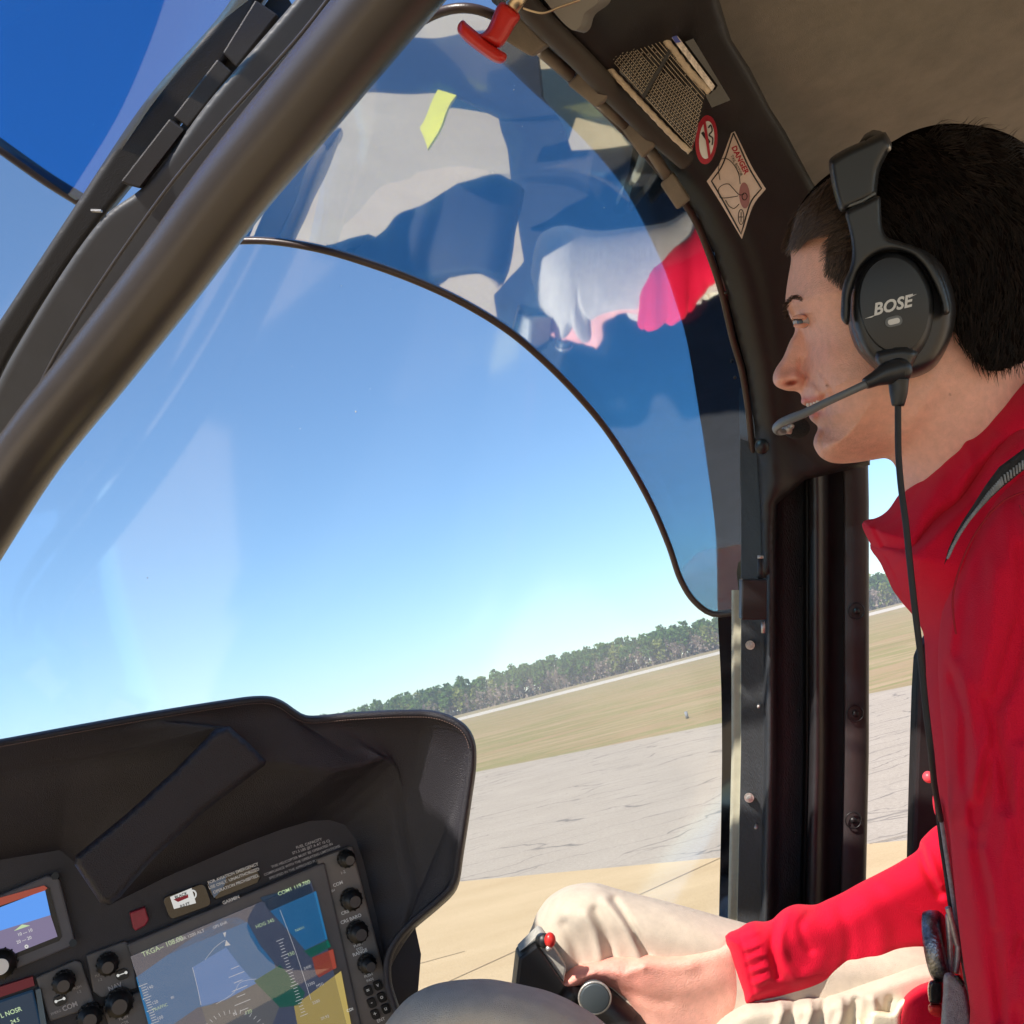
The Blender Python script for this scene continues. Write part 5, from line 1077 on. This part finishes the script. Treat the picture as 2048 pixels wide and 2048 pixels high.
V, Fc, _ = infl(hb, .700, .017, 14, 5); mk('headband', V, Fc, M['cup'], hs_)
V, Fc = tube([P(1681, 413, .688)]+[P(a, b, .6845) for a, b in ((1700, 411), (1725, 402), (1750, 386))], .0012, 8); mk('headband_seam', V, Fc, M['boom'], hs_)
arcb = [P(1735, 310, .70)]+[P(1742+6*math.sin(t), 300-14*math.sin(t), .70+.20*(t/math.pi)) for t in np.linspace(.2, math.pi, 10)]+[P(1735, 340, .91)]
V, Fc = tube(arcb, .010, 10); mk('headband_arch', V, Fc, M['cup'], hs_)
V, Fc = tube([P(1771, 297, .69), P(1778, 294, .69)], .0028, 12); mk('headband_slider', V, Fc, M['metal'], hs_)
V, Fc, _ = infl([(1748, 716), (1752, 702), (1762, 698), (1800, 691), (1820, 693), (1836, 706), (1830, 722), (1822, 740), (1818, 760), (1805, 768), (1785, 768), (1773, 760), (1762, 742)], .682, .014, 14, 5); mk('boom_mount', V, Fc, M['cup'], hs_)
V, Fc = tube(path([(1797, 741, .665), (1775, 747, .664), (1750, 758, .664), (1730, 768, .664)], 6), [.0085, .0078, .0052, .0036], 14); mk('boom_sleeve', V, Fc, M['cup'], hs_)
V, Fc = ball(P(1797, 742, .666), .0088); mk('boom_pivot', V, Fc, M['cup'], hs_)
V, Fc = tube(path([(1732, 768, .664), (1700, 783, .668), (1650, 806, .685), (1610, 826, .70), (1580, 838, .715), (1560, 848, .73), (1552, 857, .745), (1558, 864, .76), (1572, 862, .775)], 5), [.0028, .0026, .0026, .0027, .0030, .0034, .0034, .0028, .0024], 12); mk('microphone_boom', V, Fc, M['boom'], hs_)
V, Fc = ball(P(1593, 856, .785), (.0104, .0087, .009), 20, 14); mk('microphone', V, Fc, M['foam'], hs_)
V, Fc = cat([tube([P(1566, 858, .772), P(1582, 858, .772)], .0040, 12), tube([P(1581, 853, .766), P(1583, 853, .762)], .0022, 8)]); mk('microphone_clip', V, Fc, M['metal'], hs_)
V, Fc = tube(path([(1797, 760, .665), (1797, 790, .665), (1796, 812, .665)], 6), [.0068, .0058, .0036], 12); mk('cable_boot', V, Fc, M['cup'], hs_)
V, Fc = tube(path([(1796, 808, .665), (1796, 848, .665), (1797, 911, .665), (1802, 973, .663), (1812, 1050, .66), (1820, 1128, .66), (1830, 1220, .66), (1842, 1317, .662), (1851, 1411, .665), (1862, 1504, .67), (1869, 1570, .69), (1882, 1640, .72)], 14), .0021, 12); mk('cable', V, Fc, M['rubber'], hs_)
# ================================================================== HARNESS
hn_ = thing('seat_harness', P(1900, 1950, .75), 'dark seat harness strap with a round steel buckle over the red jacket', 'harness')
sa = [(2130, 870), (2048, 897), (1998, 934), (1970, 972), (1945, 1012), (1925, 1042), (1908, 1072), (1896, 1100), (1888, 1130)]; sbk = [(2130, 905), (2048, 940), (2007, 973), (1983, 995), (1960, 1019), (1940, 1042), (1923, 1066), (1910, 1088), (1898, 1112)]
def DSt(x, y): return .655+(np.asarray(y)-900)*.00003
V, Fc, _ = infl(sa+sbk[::-1], DSt, .003, 5, 5, disp=lambda x, y: .0006*np.sin((x-y)*.9), curved=False); mk('shoulder_strap', V, Fc, M['web'], hn_)
wb = []
for i in range(60):
    t = i/60; a = np.array([np.interp(t*8, range(9), [p[0] for p in sa]), np.interp(t*8, range(9), [p[1] for p in sa])]); b = np.array([np.interp(t*8, range(9), [p[0] for p in sbk]), np.interp(t*8, range(9), [p[1] for p in sbk])])
    p0 = a+(b-a)*.50; p1 = a+(b-a)*.92; wb.append(tube([P(*p0, float(DSt(*p0))-.0034), P(*p1, float(DSt(*p1))-.0034)], .0008, 5))
V, Fc = cat(wb); mk('strap_ribs', V, Fc, M['webgrey'], hn_, kind='stuff')
V, Fc, _ = infl([(1868, 1600), (1880, 1598), (1890, 1680), (1902, 1760), (1916, 1850), (1922, 1892), (1912, 1888), (1900, 1840), (1886, 1740), (1878, 1690)], .80, .004, 5, 5, curved=False); mk('lap_strap', V, Fc, M['web'], hn_)
V, Fc = tube(path([(1878, 1608, .79), (1890, 1690, .79), (1902, 1770, .79), (1916, 1860, .79), (1930, 1950, .79), (1940, 2030, .79)], 10), .0018, 8); mk('strap_edge', V, Fc, M['webgrey'], hn_)
V, Fc = tube([P(1894, 1891, .797), P(1890, 1891, .7977), P(1876, 1892, .800), P(1861, 1893, .8023), P(1857, 1893, .803)], [.0235, .0262, .0270, .0262, .0238], 40); mk('buckle', V, Fc, mat('buckle_steel', (.22, .23, .25), .32, metal=1, noise=.5, nscale=260, bump=.4, bscale=500), hn_, label='round worn steel buckle')
V, Fc, _ = infl([(1857, 1966), (1862, 1960), (1884, 1962), (1888, 2000), (1884, 2010), (1860, 2008), (1855, 1990)], .79, .01, 7, 4); mk('buckle_tab', V, Fc, M['blackgloss'], hn_)
V, Fc, _ = infl([(1857, 2010), (1884, 2010), (1883, 2034), (1870, 2033), (1859, 2025)], .792, .009, 7, 4); mk('red_tab', V, Fc, M['redknob'], hn_)
for q in ([(1897, 1830, .785), (1900, 1890, .785), (1902, 1950, .785)], [(1896, 1815, .783), (1905, 1850, .783), (1914, 1890, .783)], [(1916, 1890, .783), (1914, 1925, .783), (1911, 1945, .783)]):
    V, Fc = tube(path(q, 6), .0024, 10); mk('buckle_tongue', V, Fc, M['metal'], hn_)
V, Fc, _ = infl([(1890, 1947), (1902, 1945), (1928, 1968), (1938, 2005), (1944, 2045), (1950, 2130), (1880, 2130), (1882, 2045), (1886, 1990)], .765, .008, 8, 5); mk('webbing_end', V, Fc, M['webgrey'], hn_)
V, Fc, _ = infl([(1908, 1952), (1918, 1950), (1930, 1966), (1926, 1975)], .752, .003, 4, 4, curved=False); mk('webbing_clip', V, Fc, M['black'], hn_)
# ================================================================== STICK
st_ = thing('control_stick', P(1180, 2100, .91), 'black control stick with a red push button held in the hand', 'control stick')
g = [(1030, 1895), (1066, 1868), (1121, 1950), (1122, 1960), (1088, 1984), (1060, 1990), (1020, 1975)]
PG = Plane(1075, 1925, .862, .1, .1)
V, Fc = prism(PG, [(1031, 1894), (1065, 1868), (1122, 1951), (1100, 1978), (1150, 2010), (1100, 2040), (1022, 1970)], -.03, 0); mk('grip_head', V, Fc, M['knob'], st_, False, bevel=.002)
V, Fc = prism(Plane(1090, 1900, .872, .1, .1), [(1033, 1890), (1075, 1850), (1083, 1853), (1092, 1866), (1127, 1920), (1121, 1950), (1066, 1869)], -.02, 0); mk('grip_face', V, Fc, mat('grip_silver', (.40, .38, .33), .45, noise=.2, nscale=300), st_, False, bevel=.0015)
V, Fc = tube([P(1083, 1880, .872), P(1094, 1882, .862)], .0060, 16); mk('button_collar', V, Fc, M['knob'], st_)
V, Fc = ball(P(1100, 1880, .860), (.0050, .0064, .0052)); mk('red_button', V, Fc, M['redknob'], st_)
V, Fc = ball(P(1097, 1897, .858), (.0026, .0026, .0026), 10, 6); mk('trim_hat', V, Fc, M['metal'], st_)
V, Fc = cat([limb([(1150, 1990, .885), (1200, 2012, .885), (1250, 2060, .885), (1290, 2160, .885)], [.014, .018, .020, .019]), limb([(1112, 1985, .875), (1160, 1998, .88)], [.010, .013])]); mk('grip', V, Fc, M['black'], st_)
c = P(1190, 1998, .860); V, Fc = cat([tube([c+F_*.01, c], .0128, 28)]); mk('round_button', V, Fc, mat('button_slate', (.05, .065, .075), .45), st_, True, bevel=.0012)
ring = [c+F_*.002+(R_*math.cos(t)+U_*math.sin(t))*.0136 for t in np.linspace(0, 2*math.pi, 33)]; V, Fc = tube(ring, .0011, 8, False); mk('button_ring', V, Fc, M['metal'], st_)

# ================================================================== AIR
hz = mat('haze_air', (1, 1, 1)); t = hz.node_tree; t.nodes.remove(t.nodes['Principled BSDF']); pv = t.nodes.new('ShaderNodeVolumePrincipled')
pv.inputs['Density'].default_value = .0007; pv.inputs['Color'].default_value = (.97, .98, 1.0, 1); pv.inputs['Anisotropy'].default_value = .2
t.links.new(pv.outputs[0], t.nodes['Material Output'].inputs['Volume'])
X0, X1, Y0_, Y1, Z0, Z1 = -420, 520, -60, 520, -1.0, 26
V = [(x, y, z) for z in (Z0, Z1) for x, y in ((X0, Y0_), (X1, Y0_), (X1, Y1), (X0, Y1))]
mk('haze', V, [(3, 2, 1, 0), (4, 5, 6, 7), (0, 1, 5, 4), (1, 2, 6, 5), (2, 3, 7, 6), (3, 0, 4, 7)], hz, None, False, label='thin pale haze over the airfield', cat='haze', kind='stuff')
